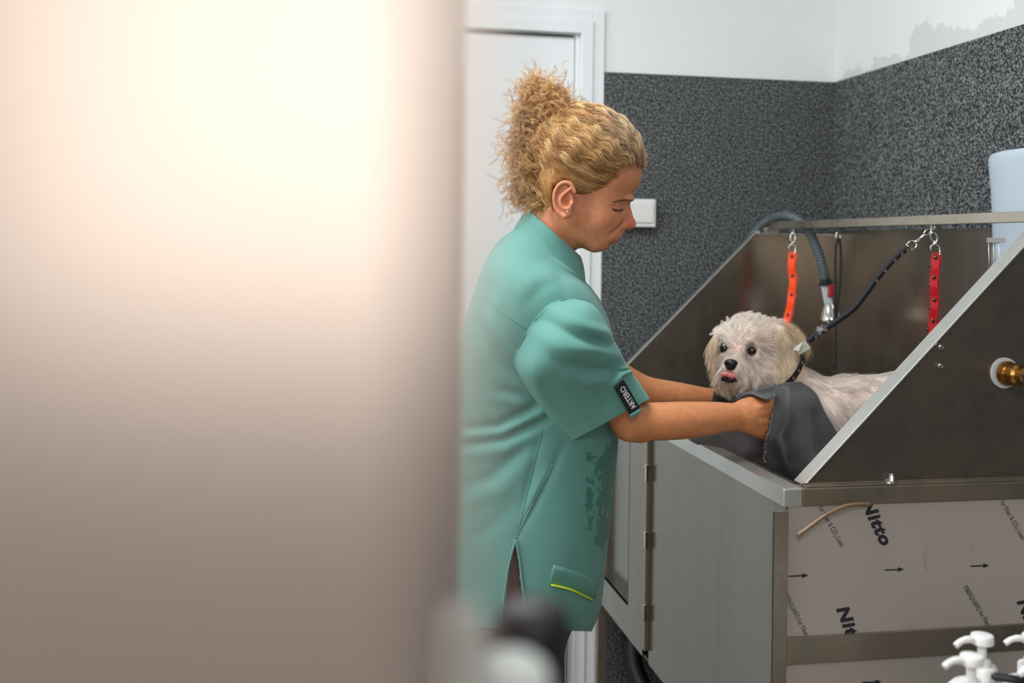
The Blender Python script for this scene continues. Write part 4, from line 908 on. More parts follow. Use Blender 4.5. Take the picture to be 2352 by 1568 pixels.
# side slit at the hip on the viewer's side
cx, cy, cz = projv(Vt[Qt].mean(1)); near = cz < 1.90
tri = [(1184.5, 1240), (1172, 1292), (1165, 1336), (1152, 1470), (1214, 1470), (1197, 1338), (1192, 1290)]
Qt = Qt[~((poly_sd(cx, cy, tri) < 0) & near)]
tunic = mesh_np('tunic', Vt, Qt, M_cloth, person, solid=.0022)
S_st = [(1176, 838, 1316, 686, 1.768, 84), (1196, 868, 1368, 706, 1.775, 96), (1222, 905, 1412, 788, 1.795, 92), (1252, 950, 1442, 842, 1.815, 86), (1276, 992, 1468, 880, 1.83, 80), (1295, 1022, 1491, 916, 1.84, 76)]
F_s = [([(1232, 756), (1303, 771), (1361, 781), (1412, 794)], .009, 12, 'v'), ([(1270, 735), (1330, 748), (1385, 765), (1420, 800)], .006, 14, 'r'), ([(1225, 790), (1300, 800), (1370, 805), (1420, 822)], .006, 16, 'r'),
       ([(1264, 824), (1339, 850), (1400, 852), (1440, 836)], .008, 14, 'v'), ([(1290, 852), (1350, 876), (1410, 872)], .005, 15, 'r'), ([(1403, 882), (1420, 857), (1452, 850)], .008, 8, 's'), ([(1410, 870), (1432, 848), (1455, 843)], .004, 6, 'r'),
       ([(1200, 800), (1240, 900), (1290, 990)], .004, 16, 'r'), ([(1360, 905), (1385, 925), (1400, 945)], .003, 12, 'v'), ([(1235, 720), (1275, 705), (1310, 700)], .003, 8, 'r')]
Vs, Qs = loft(S_st, 180, 170, 2.1, lambda V_, F_: folds(V_, F_, F_s))
arc = spline([(1178, 832), (1190, 800), (1210, 762), (1229, 735), (1257, 703), (1285, 690), (1313, 686)], 91)
ringA = Vs[:180].copy(); tgt = ringA.copy()
for k_ in range(180):
    t_ = 2 * math.pi * k_ / 180; u_ = (1 - math.cos(t_)) / 2; u_ = 1 - u_       # ring runs B -> A on the near half
    x_, y_ = arc[int(round(u_ * 90))] if math.sin(t_) >= 0 else (np.array([1178, 832]) * (1 - u_) + np.array([1313, 686]) * u_)
    hit = bt_.ray_cast(Vector(CAM), Vector(ray(x_, y_)).normalized())
    D_ = float((np.array(hit[0]) - CAM) @ FW) - .0012 if (hit[0] is not None and math.sin(t_) >= 0) else 1.80
    tgt[k_] = at(x_, y_, D_)
dl = tgt - ringA
for i_ in range(170):
    w_ = min(1, i_ / 62); w_ = w_ * w_ * (3 - 2 * w_); Vs[i_*180:(i_+1)*180] += dl * (1 - w_) ** 1.3
mesh_np('sleeve', Vs, Qs, M_cloth2, person, solid=.0022)
bs_, bk_ = bvh_of(Vs, Qs), None
S2 = [(1190, 820, 1322, 700, 2.07, 80), (1230, 870, 1380, 770, 2.09, 80), (1275, 925, 1420, 840, 2.11, 76), (1305, 960, 1446, 880, 2.13, 72)]
V2, Q2 = loft(S2, 90, 60, 2.1); mesh_np('sleeve', V2, Q2, M_cloth2, person, solid=.0022)
C_st = [(1182, 526, 1343, 655, 1.90, 96), (1190, 512, 1342, 634, 1.90, 88), (1201, 496, 1339, 612, 1.897, 80), (1211, 485, 1334, 594, 1.895, 76), (1214, 482, 1331, 588, 1.895, 74)]
Vk, Qk = loft(C_st, 160, 40, 2.0, lambda V_, F_: folds(V_, F_, [([(1258, 560), (1290, 610), (1320, 650)], .003, 9, 'v'), ([(1230, 510), (1275, 570), (1310, 625)], .002, 8, 'r'), ([(1300, 570), (1325, 620), (1335, 650)], .002, 8, 'r')]))
mesh_np('collar', Vk, Qk, M_cloth2, person, solid=.0030); bk_ = bvh_of(Vk, Qk)

def seam(pl, r=.0006, m=M_seam, bv=None, n=50, dash=False):
    q = project_curve(bv or [bt_, bs_, bk_], pl, n, .0012)
    mb = MB()
    if dash:
        for i in range(0, len(q) - 1, 2):
            if np.linalg.norm(q[i+1] - q[i]) < .02: mb.tube([q[i], (q[i] + q[i+1]) / 2, q[i+1]], r, 4)
    else:
        st = [q[0]]
        for p in q[1:]:
            if np.linalg.norm(p - st[-1]) > .03:
                if len(st) > 2: mb.tube(st, r, 5)
                st = [p]
            else: st.append(p)
        if len(st) > 2: mb.tube(st, r, 5)
    if mb.v: mb.build('stitching', m, tunic, smooth=True)
seam([(1312, 687), (1285, 690), (1257, 703), (1229, 735), (1210, 762), (1190, 800), (1180, 826)], .0012)
seam([(1100, 671), (1153, 717), (1210, 755)], .0008); seam([(1246, 985), (1214, 1117), (1186, 1238)], .0008); seam([(1269, 1066), (1227, 1147), (1191, 1222)], .0008, M_thread)
seam([(1289, 994), (1350, 974), (1428, 939), (1478, 899)], .0005, M_thread, n=110, dash=True)
seam([(1171, 1243), (1165, 1280), (1159, 1319)], .0005, M_thread, n=60, dash=True); seam([(1171, 1243), (1198, 1243)], .0005, M_thread, n=24, dash=True); seam([(1198, 1243), (1207, 1326)], .0005, M_thread, n=60, dash=True)
seam([(1265, 620), (1258, 600)], .0005, M_thread, n=20, dash=True); seam([(1295, 618), (1305, 650), (1312, 686)], .0006)
for pl in ([(1184, 1240), (1170, 1292), (1162.5, 1336), (1150, 1440)], [(1185, 1240), (1194, 1290), (1199, 1338), (1214, 1440)]):
    q = project_curve([bt_], pl, 60, .0012)
    if len(q) > 5: MB().tube([p_ + (CAM - p_) / np.linalg.norm(CAM - p_) * .0022 for p_ in q], .0022, 6).build('slit_binding', M_cloth2, tunic, smooth=True)
# pocket with a lime pen clipped along its lower edge
pk = [[(1272, 1297), (1324, 1312), (1374, 1333)], [(1270, 1306), (1321, 1321), (1372, 1342)], [(1262, 1339), (1315, 1355), (1366, 1376)]]
G = [project_curve([bt_], r, 26, .0022) for r in pk]; G = [g_ for g_ in G if len(g_) == 26]
if len(G) >= 3:
    Vp = np.concatenate(G); Fp = np.array([(i*26+j, i*26+j+1, (i+1)*26+j+1, (i+1)*26+j) for i in range(len(G)-1) for j in range(25)]); mesh_np('pocket', Vp, Fp, M_cloth2, tunic, solid=.0016)
seam([(1272, 1303), (1324, 1318), (1373, 1339)], .0005, M_thread, n=90, dash=True)
seam([(1272, 1297), (1266, 1318), (1262, 1339)], .0005, M_thread, n=40, dash=True)
M_lime = mat('lime_trim', srgb(186, 212, 44), .5)
q = project_curve([bt_], [(1266, 1343), (1290, 1348), (1314, 1355), (1340, 1367), (1361, 1377)], 26, .0045); MB().tube(q, [.0026] + [.0036] * 24 + [.0030], 8, flat=.5).build('lime_trim', M_lime, tunic, smooth=True)
# sleeve label
M_tag = mat('black_label', srgb(26, 26, 34), .55)
def sleeveD(x, y):
    h_ = bs_.ray_cast(Vector(CAM), Vector(ray(x, y)).normalized()); return float((np.array(h_[0]) - CAM) @ FW) if h_[0] is not None else 1.76
D0_, D1_ = sleeveD(1426, 893), sleeveD(1442, 922); D2_, D3_ = sleeveD(1418, 893), sleeveD(1440, 880)
def lab(x, y, o_=.0035):
    t_ = ((x - 1426) * 16 + (y - 893) * 29) / (16**2 + 29**2); q_ = ((x - 1418) * 22 - (y - 893) * 13) / (22**2 + 13**2)
    return at(x, y, D0_ + (D1_ - D0_) * t_ + (D3_ - D2_) * (q_ - .45) - o_)
ea = spline([(1411, 889), (1427, 917), (1446, 951)], 14); eb = spline([(1432, 872), (1450, 902), (1469.5, 937)], 14)
lb = mesh_np('sleeve_label', [lab(*p_) for p_ in ea] + [lab(*p_) for p_ in eb], np.array([(i, i+1, 15+i, 14+i) for i in range(13)]), M_tag, person, solid=.0012)
ec = [(1446, 951), (1451, 960)]; ed = [(1469.5, 937), (1474, 945)]
mesh_np('label_loop', [lab(*p_, .003) for p_ in ec] + [lab(*p_, .003) for p_ in ed], np.array([(0, 1, 3, 2)]), M_cloth2, lb, solid=.003)
p0 = Vector(lab(1461.5, 933, .0046)); p1 = Vector(lab(1432, 884, .0046)); dx = (p1 - p0); wl_ = dx.length; dx.normalize()
vd = Vector(-ray(1445, 910)).normalized(); pa_, pb_, pc_ = [Vector(lab(*p_)) for p_ in ((1420, 890), (1460, 940), (1462, 928))]
nz_ = (pb_ - pa_).cross(pc_ - pa_).normalized(); nz_ = nz_ if nz_.dot(vd) > 0 else -nz_; nz_ = (nz_ - dx * nz_.dot(dx)).normalized(); uy = nz_.cross(dx)
cu = bpy.data.curves.new('label_lettering', 'FONT'); cu.body = 'ARTERO'; cu.size = .0150; cu.offset = .0003; cu.extrude = .0002; cu.materials.append(mat('white_thread', srgb(225, 225, 228), .6)); o = bpy.data.objects.new('label_lettering', cu); COL.objects.link(o); o.parent = lb
bpy.context.view_layer.update(); sx_ = wl_ / max(o.dimensions.x, 1e-4); to_mesh(o, Matrix.Translation(p0) @ Matrix((dx, uy, nz_)).transposed().to_4x4() @ Matrix.Scale(sx_, 4, Vector((1, 0, 0))))
# trousers and shoes
M_trous = mat('mauve_brown_trousers', srgb(128, 98, 92), .8); M_shoe = mat('white_clogs', srgb(215, 215, 212), .5)
Tr = SDF(.04); hp_ = A(1215, 1330, 1.92)
Tr.cone(A(1170, 1340, 1.92), A(1170, 1340, 2.0), .118, .118); Tr.cone(A(1210, 1345, 1.91), A(1210, 1345, 1.99), .105, .105)
for D in (1.845, 2.0):
    a_ = A(1190, 1400, D + (.03 if D < 1.9 else -.03)); Tr.cone(a_, (a_[0] + .02, a_[1], .45), .082, .07, k=.03); Tr.cone((a_[0] + .02, a_[1], .45), (a_[0] - .01, a_[1], .09), .075, .062, k=.03)
Vr, Qr = surface_nets(Tr, (-.62, -.12, .04), (-.1, .60, .98), .008); trs = mesh_np('trousers', smooth_mesh(Vr, Qr, 2), Qr, M_trous, person)
for D in (1.845, 2.0):
    a_ = A(1200, 1380, D); Sh = SDF(.03).cone((a_[0] - .05, a_[1], .045), (a_[0] + .13, a_[1], .035), .045, .035).cone((a_[0] - .02, a_[1], .05), (a_[0] - .01, a_[1], .10), .045, .04)
    f_ = lambda p, Sh=Sh: np.maximum(Sh(p), -p[:, 2] + .001)
    Vq, Qq = surface_nets(f_, (a_[0] - .12, a_[1] - .08, -.012), (a_[0] + .2, a_[1] + .08, .15), .005); mesh_np('shoe', Vq, Qq, M_shoe, person)
# ---------------------------------------------------------------- the dog
FD = Frame(1728, 800, 2.15)
M_fur = attr_mat('wet_white_fur', .5, sheen=.1); M_dskin = attr_mat('pink_white_dog_skin', .6, sss=.1)
dog = empty('dog', (.2, .45, .82), 'small wet white long-eared dog standing in the tub, tongue out', 'dog')
Dg = SDF(22)
Dg.ell((1724, 786, 0), (68, 60, 60)).ell((1700, 815, 38), (44, 34, 34), k=24).cone((1705, 838, 45), (1688, 846, 82), 34, 24, k=24)
Dg.ell((1688, 868, 62), (38, 24, 32), k=20).ell((1735, 862, 20), (48, 34, 44), k=24)
Dg.ell((1795, 812, 6), (26, 62, 22), k=14).ell((1778, 770, 8), (24, 30, 26), k=16).ell((1650, 815, -18), (14, 48, 22), k=14).ell((1662, 780, -14), (20, 26, 24), k=14)
Dg.cone((1760, 830, -8), (1822, 925, -22), 50, 68, k=26).ell((1748, 930, 10), (48, 50, 44), k=24)
Dg.chain([(1825, 935, -22), (1890, 946, -30), (1970, 944, -42), (2050, 942, -54), (2085, 950, -60)], [72, 77, 78, 80, 74], k=26)
for w, x in ((20, 1780), (-62, 1800)): Dg.chain([(x, 975, w), (x - 8, 1080, w), (x - 4, 1155, w), (x - 16, 1168, w + 6)], [34, 24, 20, 19], k=14)
for w, x in ((-8, 2060), (-100, 2075)): Dg.chain([(x, 990, w), (x - 18, 1050, w + 4), (x + 22, 1115, w), (x + 8, 1160, w), (x - 8, 1168, w + 5)], [46, 34, 21, 18, 19], k=14)
Dg.chain([(2140, 900, -65), (2165, 850, -66), (2150, 812, -66), (2115, 812, -64)], [18, 15, 13, 10], k=12)
for ex, ey, ew in ((1663, 800, 58), (1726, 806, 60)): Dg.sub(SDF(1).ell((ex, ey, ew + 3), (13, 12, 10)), k=10)
Dg.sub(SDF(1).cone((1658, 860, 96), (1692, 862, 100), 4, 4), k=5)
def dog_fn(P_): return Dg(FD.l(P_)) * FD.k
p8 = FD.w([(x, y, w) for x in (1620, 2200) for y in (715, 1215) for w in (-150, 125)])
Vd, Qd = surface_nets(dog_fn, p8.min(0), p8.max(0), .0030); Vd = smooth_mesh(Vd, Qd, 2, .4)
ld = FD.l(Vd); white = np.array(srgb(240, 218, 206)[:3]); cream = np.array(srgb(222, 192, 154)[:3]); pink = np.array(srgb(222, 184, 172)[:3])
cd_ = np.tile(white, (len(Vd), 1))
gd = lambda cx, cy, r, w0=-999: np.exp(-((ld[:, 0]-cx)**2 + (ld[:, 1]-cy)**2) / (r*r))[:, None] * (ld[:, 2:3] > w0)
for cx, cy, r, col, a in ((1663, 801, 13, srgb(70, 46, 40), .9), (1726, 808, 15, srgb(70, 46, 40), .9), (1693, 800, 16, srgb(220, 170, 150), .6), (1675, 862, 14, srgb(60, 34, 34), .85)):
    m_ = np.clip(gd(cx, cy, r, 20) * a * 1.3, 0, 1); cd_ = cd_ * (1 - m_) + np.array(col[:3]) * m_
dbody = mesh_np('body', Vd, Qd, M_dskin, dog, cols=cd_); bvd = bvh_of(Vd, Qd); Nd = vnorm(Vd, Qd)
def onskin(px, py, off=0.0):
    d = Vector(ray(px, py)).normalized(); h = bvd.ray_cast(Vector(CAM), d); return (h[0] - d * off, d)
M_eye = mat('dark_brown_eye', srgb(20, 12, 12), .05, coat=1.0); M_nose = mat('black_nose', srgb(30, 24, 28), .32); M_tong = mat('pink_tongue', srgb(226, 130, 132), .35, sss=.2)
for ex, ey in ((1664, 799), (1727, 805)):
    p, d = onskin(ex, ey); c = np.array(p + d * .0068)
    E_ = SDF(.001).ell(c, (.0105, .0105, .0105)); mb = MB(); mb.lathe([(.0125 * math.sin(a), -.0125 * math.cos(a)) for a in np.linspace(.02, math.pi - .02, 16)], c, (0, 0, 1), 24); mb.build('eye', M_eye, dog, smooth=True)
p, d = onskin(1681, 838); c = FD.l(np.array([p]))[0]
Ns = SDF(5).ell((1681, 832, c[2] + 1), (15, 9, 9)).ell((1681, 840, c[2]), (11, 9, 8)); Ns.sub(SDF(1).ell((1674, 837, c[2] + 8), (3.4, 2.6, 4)), k=2); Ns.sub(SDF(1).ell((1689, 838, c[2] + 8), (3.4, 2.6, 4)), k=2)
f_ = lambda P_: Ns(FD.l(P_)) * FD.k
q8 = FD.w([(x, y, w) for x in (1660, 1702) for y in (818, 854) for w in (c[2] - 14, c[2] + 16)]); Vn, Qn = surface_nets(f_, q8.min(0), q8.max(0), .0009); mesh_np('nose', Vn, Qn, M_nose, dog)
p, d = onskin(1676, 858); c = FD.l(np.array([p]))[0]
Tg = SDF(4).chain([(1690, 858, c[2] - 6), (1682, 861, c[2] + 4), (1670, 856, c[2] + 9), (1662, 857, c[2] + 9)], [5.5, 6, 5.5, 4.5]); f_ = lambda P_: Tg(FD.l(P_)) * FD.k
q8 = FD.w([(x, y, w) for x in (1650, 1704) for y in (845, 872) for w in (c[2] - 16, c[2] + 20)]); Vn, Qn = surface_nets(f_, q8.min(0), q8.max(0), .0011); mesh_np('tongue', Vn, Qn, M_tong, dog)
Mt_ = SDF(4).chain([(1664, 867, c[2]), (1680, 870, c[2] + 2), (1694, 866, c[2] - 2)], [5, 5.5, 5]); f_ = lambda P_: Mt_(FD.l(P_)) * FD.k
q8 = FD.w([(x, y, w) for x in (1652, 1706) for y in (856, 882) for w in (c[2] - 16, c[2] + 14)]); Vn, Qn = surface_nets(f_, q8.min(0), q8.max(0), .0013); mesh_np('lower_lip', Vn, Qn, M_nose, dog)
# fur
def tri_sample(V_, Q_, mask, n, rg):
    Qm = Q_[mask]; a = np.linalg.norm(np.cross(V_[Qm[:, 2]] - V_[Qm[:, 0]], V_[Qm[:, 3]] - V_[Qm[:, 1]]), axis=1); i = rg.choice(len(Qm), n, p=a / a.sum())
    u, v_ = rg.random((n, 1)), rg.random((n, 1)); c = V_[Qm[i]]; N_ = vnorm(V_, Q_)[Qm[i, 0]]
    return c[:, 0] * (1-u) * (1-v_) + c[:, 1] * u * (1-v_) + c[:, 2] * u * v_ + c[:, 3] * (1-u) * v_, N_
def fur(name, region, n, ncl, length, flow, seed, clump=.65, wav=2.0, r0=.00022, colfn=None, lift=.35, seg=8):
    rg = np.random.default_rng(seed); mc = FD.l(Vd[Qd].mean(1)); mk = region(mc)
    R_, N_ = tri_sample(Vd, Qd, mk, n + ncl, rg); l = FD.l(R_); nl = np.stack([N_ @ FD.X, N_ @ FD.Y, N_ @ FD.W], 1)
    f = flow(l, nl); f = f - nl * (f * nl).sum(1, keepdims=True) * .9; f /= np.linalg.norm(f, axis=1)[:, None] + 1e-9
    L_ = length(l) * rg.uniform(.7, 1.15, len(l)); L_ = L_[:, None]
    dr = f + nl * lift; dr /= np.linalg.norm(dr, axis=1)[:, None]
    jit = rg.standard_normal(l.shape); tip = l + dr * L_ + jit * L_ * .13; mid = l + (dr + nl * lift * .8) * L_ * .5
    g_ = l[:ncl]; gt = tip[:ncl]; a = l[ncl:]; idx = np.empty(n, int)
    for c_ in range(0, n, 2000): idx[c_:c_+2000] = ((a[c_:c_+2000, None, :] - g_[None]) ** 2).sum(2).argmin(1)
    cl = clump * rg.uniform(.6, 1.1, (n, 1)); tp = tip[ncl:] * (1 - cl) + (gt[idx] + (a - g_[idx]) * .15) * cl; md = mid[ncl:] * (1 - cl * .4) + ((g_[idx] + gt[idx]) / 2 + (a - g_[idx]) * .6 + nl[ncl:] * L_[ncl:] * lift * .4) * cl * .4
    ph = rg.uniform(0, 6.28, (ncl, 1))[idx] + rg.uniform(-.5, .5, (n, 1)); sd = np.cross(nl[ncl:], f[ncl:]); T_ = []
    for t in np.linspace(0, 1, seg):
        q = a * (1-t)**2 + 2 * md * t * (1-t) + tp * t*t; T_.append(FD.w(q + sd * wav * np.sin(ph + t * 7.5) * t ** .6))
    col = colfn(a, rg) if colfn else None
    strands_np(name, np.stack(T_, 1), M_fur, dbody if False else dog, r0, r0 * .3, 3, col)
def mixc(n, rg, *cs):
    w = rg.dirichlet(np.ones(len(cs)) * .8, n); return w @ np.array([srgb(*c)[:3] for c in cs])
eye_d = lambda l: np.minimum(np.hypot(l[:, 0]-1664, l[:, 1]-799), np.hypot(l[:, 0]-1727, l[:, 1]-806)) + np.where(l[:, 2] > 10, 0, 99)
nose_d = lambda l: np.hypot(l[:, 0]-1681, l[:, 1]-836) + np.where(l[:, 2] > 20, 0, 99)
mouth_d = lambda l: np.hypot((l[:, 0]-1676) * .7, l[:, 1]-862) + np.where(l[:, 2] > 20, 0, 99)
is_ear = lambda l: ((l[:, 0] > 1770) & (l[:, 0] < 1832) & (l[:, 1] > 750) & (l[:, 1] < 885) & (l[:, 2] > -24)) | ((l[:, 0] < 1654) & (l[:, 1] > 770) & (l[:, 2] < 14))
is_head = lambda l: (l[:, 0] < 1835) & (l[:, 1] < 905 - .0 * l[:, 0]) & ~((l[:, 0] > 1800) & (l[:, 1] > 850))
top = lambda l: (l[:, 1] < 790)
def cface(a, rg):
    c = mixc(len(a), rg, (255, 252, 248), (248, 238, 226), (238, 216, 190)); d = np.clip(1.25 - eye_d(a) / 24, 0, 1)[:, None]; m_ = np.clip(1 - mouth_d(a) / 24, 0, 1)[:, None]
    c = c * (1 - d * .85) + np.array(srgb(112, 74, 56)[:3]) * d * .85; c = c * (1 - m_ * .6) + np.array(srgb(160, 116, 84)[:3]) * m_ * .6; return c
cen = np.array([1700, 815, 60.])
def flow_face(l, n_):
    v_ = l - cen; v_ = v_ / (np.linalg.norm(v_, axis=1)[:, None] + 1e-9); g_ = np.tile([0.05, .55, 0], (len(l), 1)); up_ = np.clip((775 - l[:, 1]) / 40, 0, 1)[:, None]
    return v_ + g_ * (1 - up_) + np.array([.25, -.35, -.2]) * up_
fur('face_fur', lambda m_: is_head(m_) & ~is_ear(m_) & (eye_d(m_) > 15) & (nose_d(m_) > 14) & (mouth_d(m_) > 10), 16000, 560,
    lambda l: np.where(top(l), 22, 27) * np.clip((np.minimum(eye_d(l), nose_d(l) + 2) - 6) / 22, .35, 1) * np.clip((mouth_d(l) - 2) / 18, .4, 1), flow_face, 21, clump=.78, wav=1.9, colfn=cface)
fur('ear_fur', is_ear, 5200, 120, lambda l: np.full(len(l), 44.), lambda l, n_: np.tile([.08, 1.0, .0], (len(l), 1)), 22, clump=.6, wav=2.2, colfn=lambda a, rg: mixc(len(a), rg, (250, 238, 220), (238, 214, 180), (222, 192, 150)), lift=.22)
fur('beard_fur', lambda m_: (m_[:, 0] < 1800) & (m_[:, 1] > 868) & (m_[:, 1] < 930), 3600, 160, lambda l: np.full(len(l), 34.), lambda l, n_: np.tile([.05, 1.0, .1], (len(l), 1)), 23, clump=.75, wav=2, colfn=lambda a, rg: mixc(len(a), rg, (238, 222, 202), (220, 190, 156), (200, 160, 124)))
def flow_body(l, n_):
    up_ = np.clip(-n_[:, 1:2], 0, 1); s_ = np.sin(l[:, :1] * .05) * .3; return np.concatenate([.55 + s_, .95 - .3 * up_, np.zeros((len(l), 1))], 1)
fur('body_fur', lambda m_: (m_[:, 0] > 1795) & (m_[:, 1] < 1110) & ~is_head(m_), 17000, 420, lambda l: np.full(len(l), 33.), flow_body, 24, clump=.85, wav=3.4, colfn=lambda a, rg: mixc(len(a), rg, (255, 253, 250), (240, 232, 224), (196, 176, 164)), lift=.42)
# swept-back ear tuft behind the leash buckle
rg = np.random.default_rng(5); n = 420; T_ = []
s0 = np.array([1806, 772, 22]) + rg.standard_normal((n, 3)) * [6, 9, 6]; loop = rg.uniform(.55, 1.0, (n, 1)); 
for t in np.linspace(0, 1, 12): T_.append(FD.w(s0 + np.concatenate([loop * 44 * math.sin(t * 1.9), -8 * np.sin(t * 3.1 + loop * 2) * loop * 2 + t * 26, np.full((n, 1), 4 * t)], 1)))
strands_np('ear_tuft', np.stack(T_, 1), M_fur, dog, .00022, .00008, 3, mixc(n, rg, (238, 220, 186), (222, 196, 156), (200, 170, 130)))

# collar loop and leash
M_web = mat('black_webbing', srgb(30, 30, 36), .7); M_paw = mat('pale_pink_print', srgb(176, 132, 126), .7)
def webbing(pts_l, wd, th, name, m, parent, nrm_fn, n=80):
    S = spline(pts_l, n); V_ = []
    T_ = np.gradient(S, axis=0); T_ /= np.linalg.norm(T_, axis=1)[:, None]
    for i in range(n):
        nn_ = nrm_fn(S[i], T_[i]); sd = np.cross(T_[i], nn_); sd /= np.linalg.norm(sd); nn_ = np.cross(sd, T_[i])
        for a_, b_ in ((-1, -1), (1, -1), (1, 1), (-1, 1)): V_.append(S[i] + sd * a_ * wd / 2 + nn_ * b_ * th / 2)
    Fs_ = [(i*4+k, i*4+(k+1) % 4, (i+1)*4+(k+1) % 4, (i+1)*4+k) for i in range(n-1) for k in range(4)] + [(3, 2, 1, 0), (4*n-4, 4*n-3, 4*n-2, 4*n-1)]
    return MB().add(V_, Fs_).build(name, m, parent, bevel=.0004), S, T_
top = on(2143, 530, 0, XB); Dt = float((top - CAM) @ FW)
leash = empty('leash', tuple(top), 'black paw-print leash running from the overhead bar to the dog', 'leash')
lp = [(1838, 806, 2.085), (1860, 782, 2.08), (1885, 762, 2.075), (1930, 733, 2.07), (1963, 708, 2.065), (1990, 674, 2.06), (2018, 636, 2.05), (2056, 594, 2.04), (2088, 567, 2.03)]
k = (Dt - 2.03) ; lp = [(x, y, 2.085 + (Dt - 2.085) * (i / 8)) for i, (x, y, D) in enumerate(lp)]
tow = lambda p, t: (CAM - p) / np.linalg.norm(CAM - p)
def twist(ax_):
    return lambda p, t: (lambda w: w * math.cos(ax_) + np.cross(t, w) * math.sin(ax_))(tow(p, t))
b1, S1_, T1_ = webbing([at(x + 1, y + 2, D) for x, y, D in lp], .0088, .0014, 'strap_front', M_web, leash, twist(.75), 100)
b2, _, _ = webbing([at(x - 3, y - 3.5, D + .006) for x, y, D in lp], .0080, .0014, 'strap_back', M_web, leash, twist(-.9), 100)
def paws(S, T_, idxs, nf, parent, sc=1.0, up_=.0012):
    for i in idxs:
        nn_ = nf(S[i], T_[i]); sd = np.cross(T_[i], nn_); sd /= np.linalg.norm(sd); nn_ = np.cross(sd, T_[i]); c = S[i] + nn_ * up_; mb = MB(); an = rng.uniform(0, 6.28)
        for (u_, v_, r_) in ((0, -.0012, .0021), (-.0026, .0012, .0010), (-.0010, .0026, .0010), (.0010, .0026, .0010), (.0026, .0012, .0010)):
            uu_ = u_ * math.cos(an) - v_ * math.sin(an); vv_ = u_ * math.sin(an) + v_ * math.cos(an)
            mb.lathe([(r_ * sc, 0), (r_ * sc, .0002)], c + (T_[i] * uu_ + sd * vv_) * sc, tuple(nn_), 10)
        mb.build('paw_print', M_paw, parent)
paws(S1_, T1_, [3, 10, 19, 28, 72, 79, 86, 92, 97], twist(.75), b1)
# frayed white threads on the leash
rg = np.random.default_rng(9); n = 40; c = at(1884, 757, 2.07); dr_ = rg.standard_normal((n, 3)); L_ = rg.uniform(.004, .013, (n, 1)); c_ = c + rg.standard_normal((n, 3)) * [.004, .003, .003]
strands_np('frayed_threads', np.stack([c_ + dr_ / 2 * L_ * t + np.array([0, 0, .004]) * np.sin(t * 4 + L_ * 900) * .5 for t in np.linspace(0, 1, 6)], 1), M_plw, leash, .0003, .0002, 3)
# clip at the top of the leash
a = Vector(at(2088, 568, Dt)); b = Vector(at(2136, 529, Dt)); dd_ = (b - a).normalized(); sd_ = dd_.cross(Vector(tow(np.array(a), None))).normalized()
mb = MB(); mb.tube([tuple(a - sd_ * .0085), tuple(a + sd_ * .0085), tuple(a + sd_ * .008 + dd_ * .012), tuple(a + sd_ * .003 + dd_ * .017), tuple(a - sd_ * .003 + dd_ * .017), tuple(a - sd_ * .008 + dd_ * .012)], .0016, 8, closed=True)
mb.lathe([(.0036, .015), (.0036, .021), (.0028, .022), (.0028, .036), (.0034, .037), (.0034, .040)], a, dd_, 14)
mb.tube(spline([a + dd_ * .040, a + dd_ * .046 + sd_ * .004, a + dd_ * .056 + sd_ * .003, a + dd_ * .058 - sd_ * .002, a + dd_ * .050 - sd_ * .005, a + dd_ * .041 - sd_ * .003], 20), .0017, 8)
mb.build('bolt_snap', M_chrome, leash, smooth=True)
# slider where the leash meets the collar
a = at(1829, 806, 2.06); b = at(1856, 790, 2.055); M_clear = mat('clear_plastic', srgb(200, 206, 186), .15, trans=.55)
webbing([a, (a + b) / 2, b], .019, .005, 'slider', M_clear, leash, tow, 12)
mb = MB(); q3 = [at(1822, 803, 2.055), at(1843, 786, 2.052), at(1835, 806, 2.053)]; mb.add(q3 + [p_ + np.array([.0, .0012, 0]) for p_ in q3], [(0, 1, 2), (5, 4, 3), (0, 2, 5, 3), (2, 1, 4, 5), (1, 0, 3, 4)]).build('care_label', M_plw, leash)
collar_l = [(1836, 800, 22), (1836, 826, 36), (1822, 856, 52), (1794, 884, 64), (1755, 900, 70), (1715, 902, 66), (1690, 886, 52), (1680, 862, 10), (1700, 830, -48), (1760, 800, -66), (1815, 792, -30), (1836, 800, 22)]
S = FD.w(collar_l); cS = FD.w([(1765, 845, 0)])[0]
cb_, S2_, T2_ = webbing(S, .0135, .0020, 'neck_loop', M_web, leash, lambda p, t: (p - cS) / np.linalg.norm(p - cS), 120)
paws(S2_, T2_, [6, 13, 19, 25, 31, 37, 43, 49], lambda p, t: (p - cS) / np.linalg.norm(p - cS), cb_, .95, .0013)

# ---------------------------------------------------------------- the towel
M_tow = mat('charcoal_towel', srgb(66, 67, 70), .85, sheen=.3)
v = coords(M_tow, (1, 1, 1), (0, .7, .4)); wvv = nd(M_tow, 'ShaderNodeTexWave'); wvv.inputs['Scale'].default_value = 150; wvv.inputs['Distortion'].default_value = 2.5; wvv.inputs['Detail'].default_value = 2; lk(M_tow, v, wvv.inputs[0]); bump(M_tow, wvv.outputs[0], .12, .0006)
rr2 = ramp(M_tow, noise(M_tow, coords(M_tow), 16, 5), [(.35, srgb(40, 40, 42)), (.65, srgb(66, 66, 67))]); lk(M_tow, rr2.outputs[0], P(M_tow).inputs['Base Color'])
M_towm = mat('perforated_towel_backing', srgb(62, 54, 52), .7, sheen=.2)
vv = nd(M_towm, 'ShaderNodeTexVoronoi'); vv.inputs['Scale'].default_value = 300; vv.inputs['Randomness'].default_value = 0.0; lk(M_towm, coords(M_towm, (1, 1, 1), (.3, .5, .2)), vv.inputs['Vector'])
rv = ramp(M_towm, vv.outputs['Distance'], [(.22, srgb(18, 16, 16)), (.42, srgb(58, 52, 51))]); lk(M_towm, rv.outputs[0], P(M_towm).inputs['Base Color'])
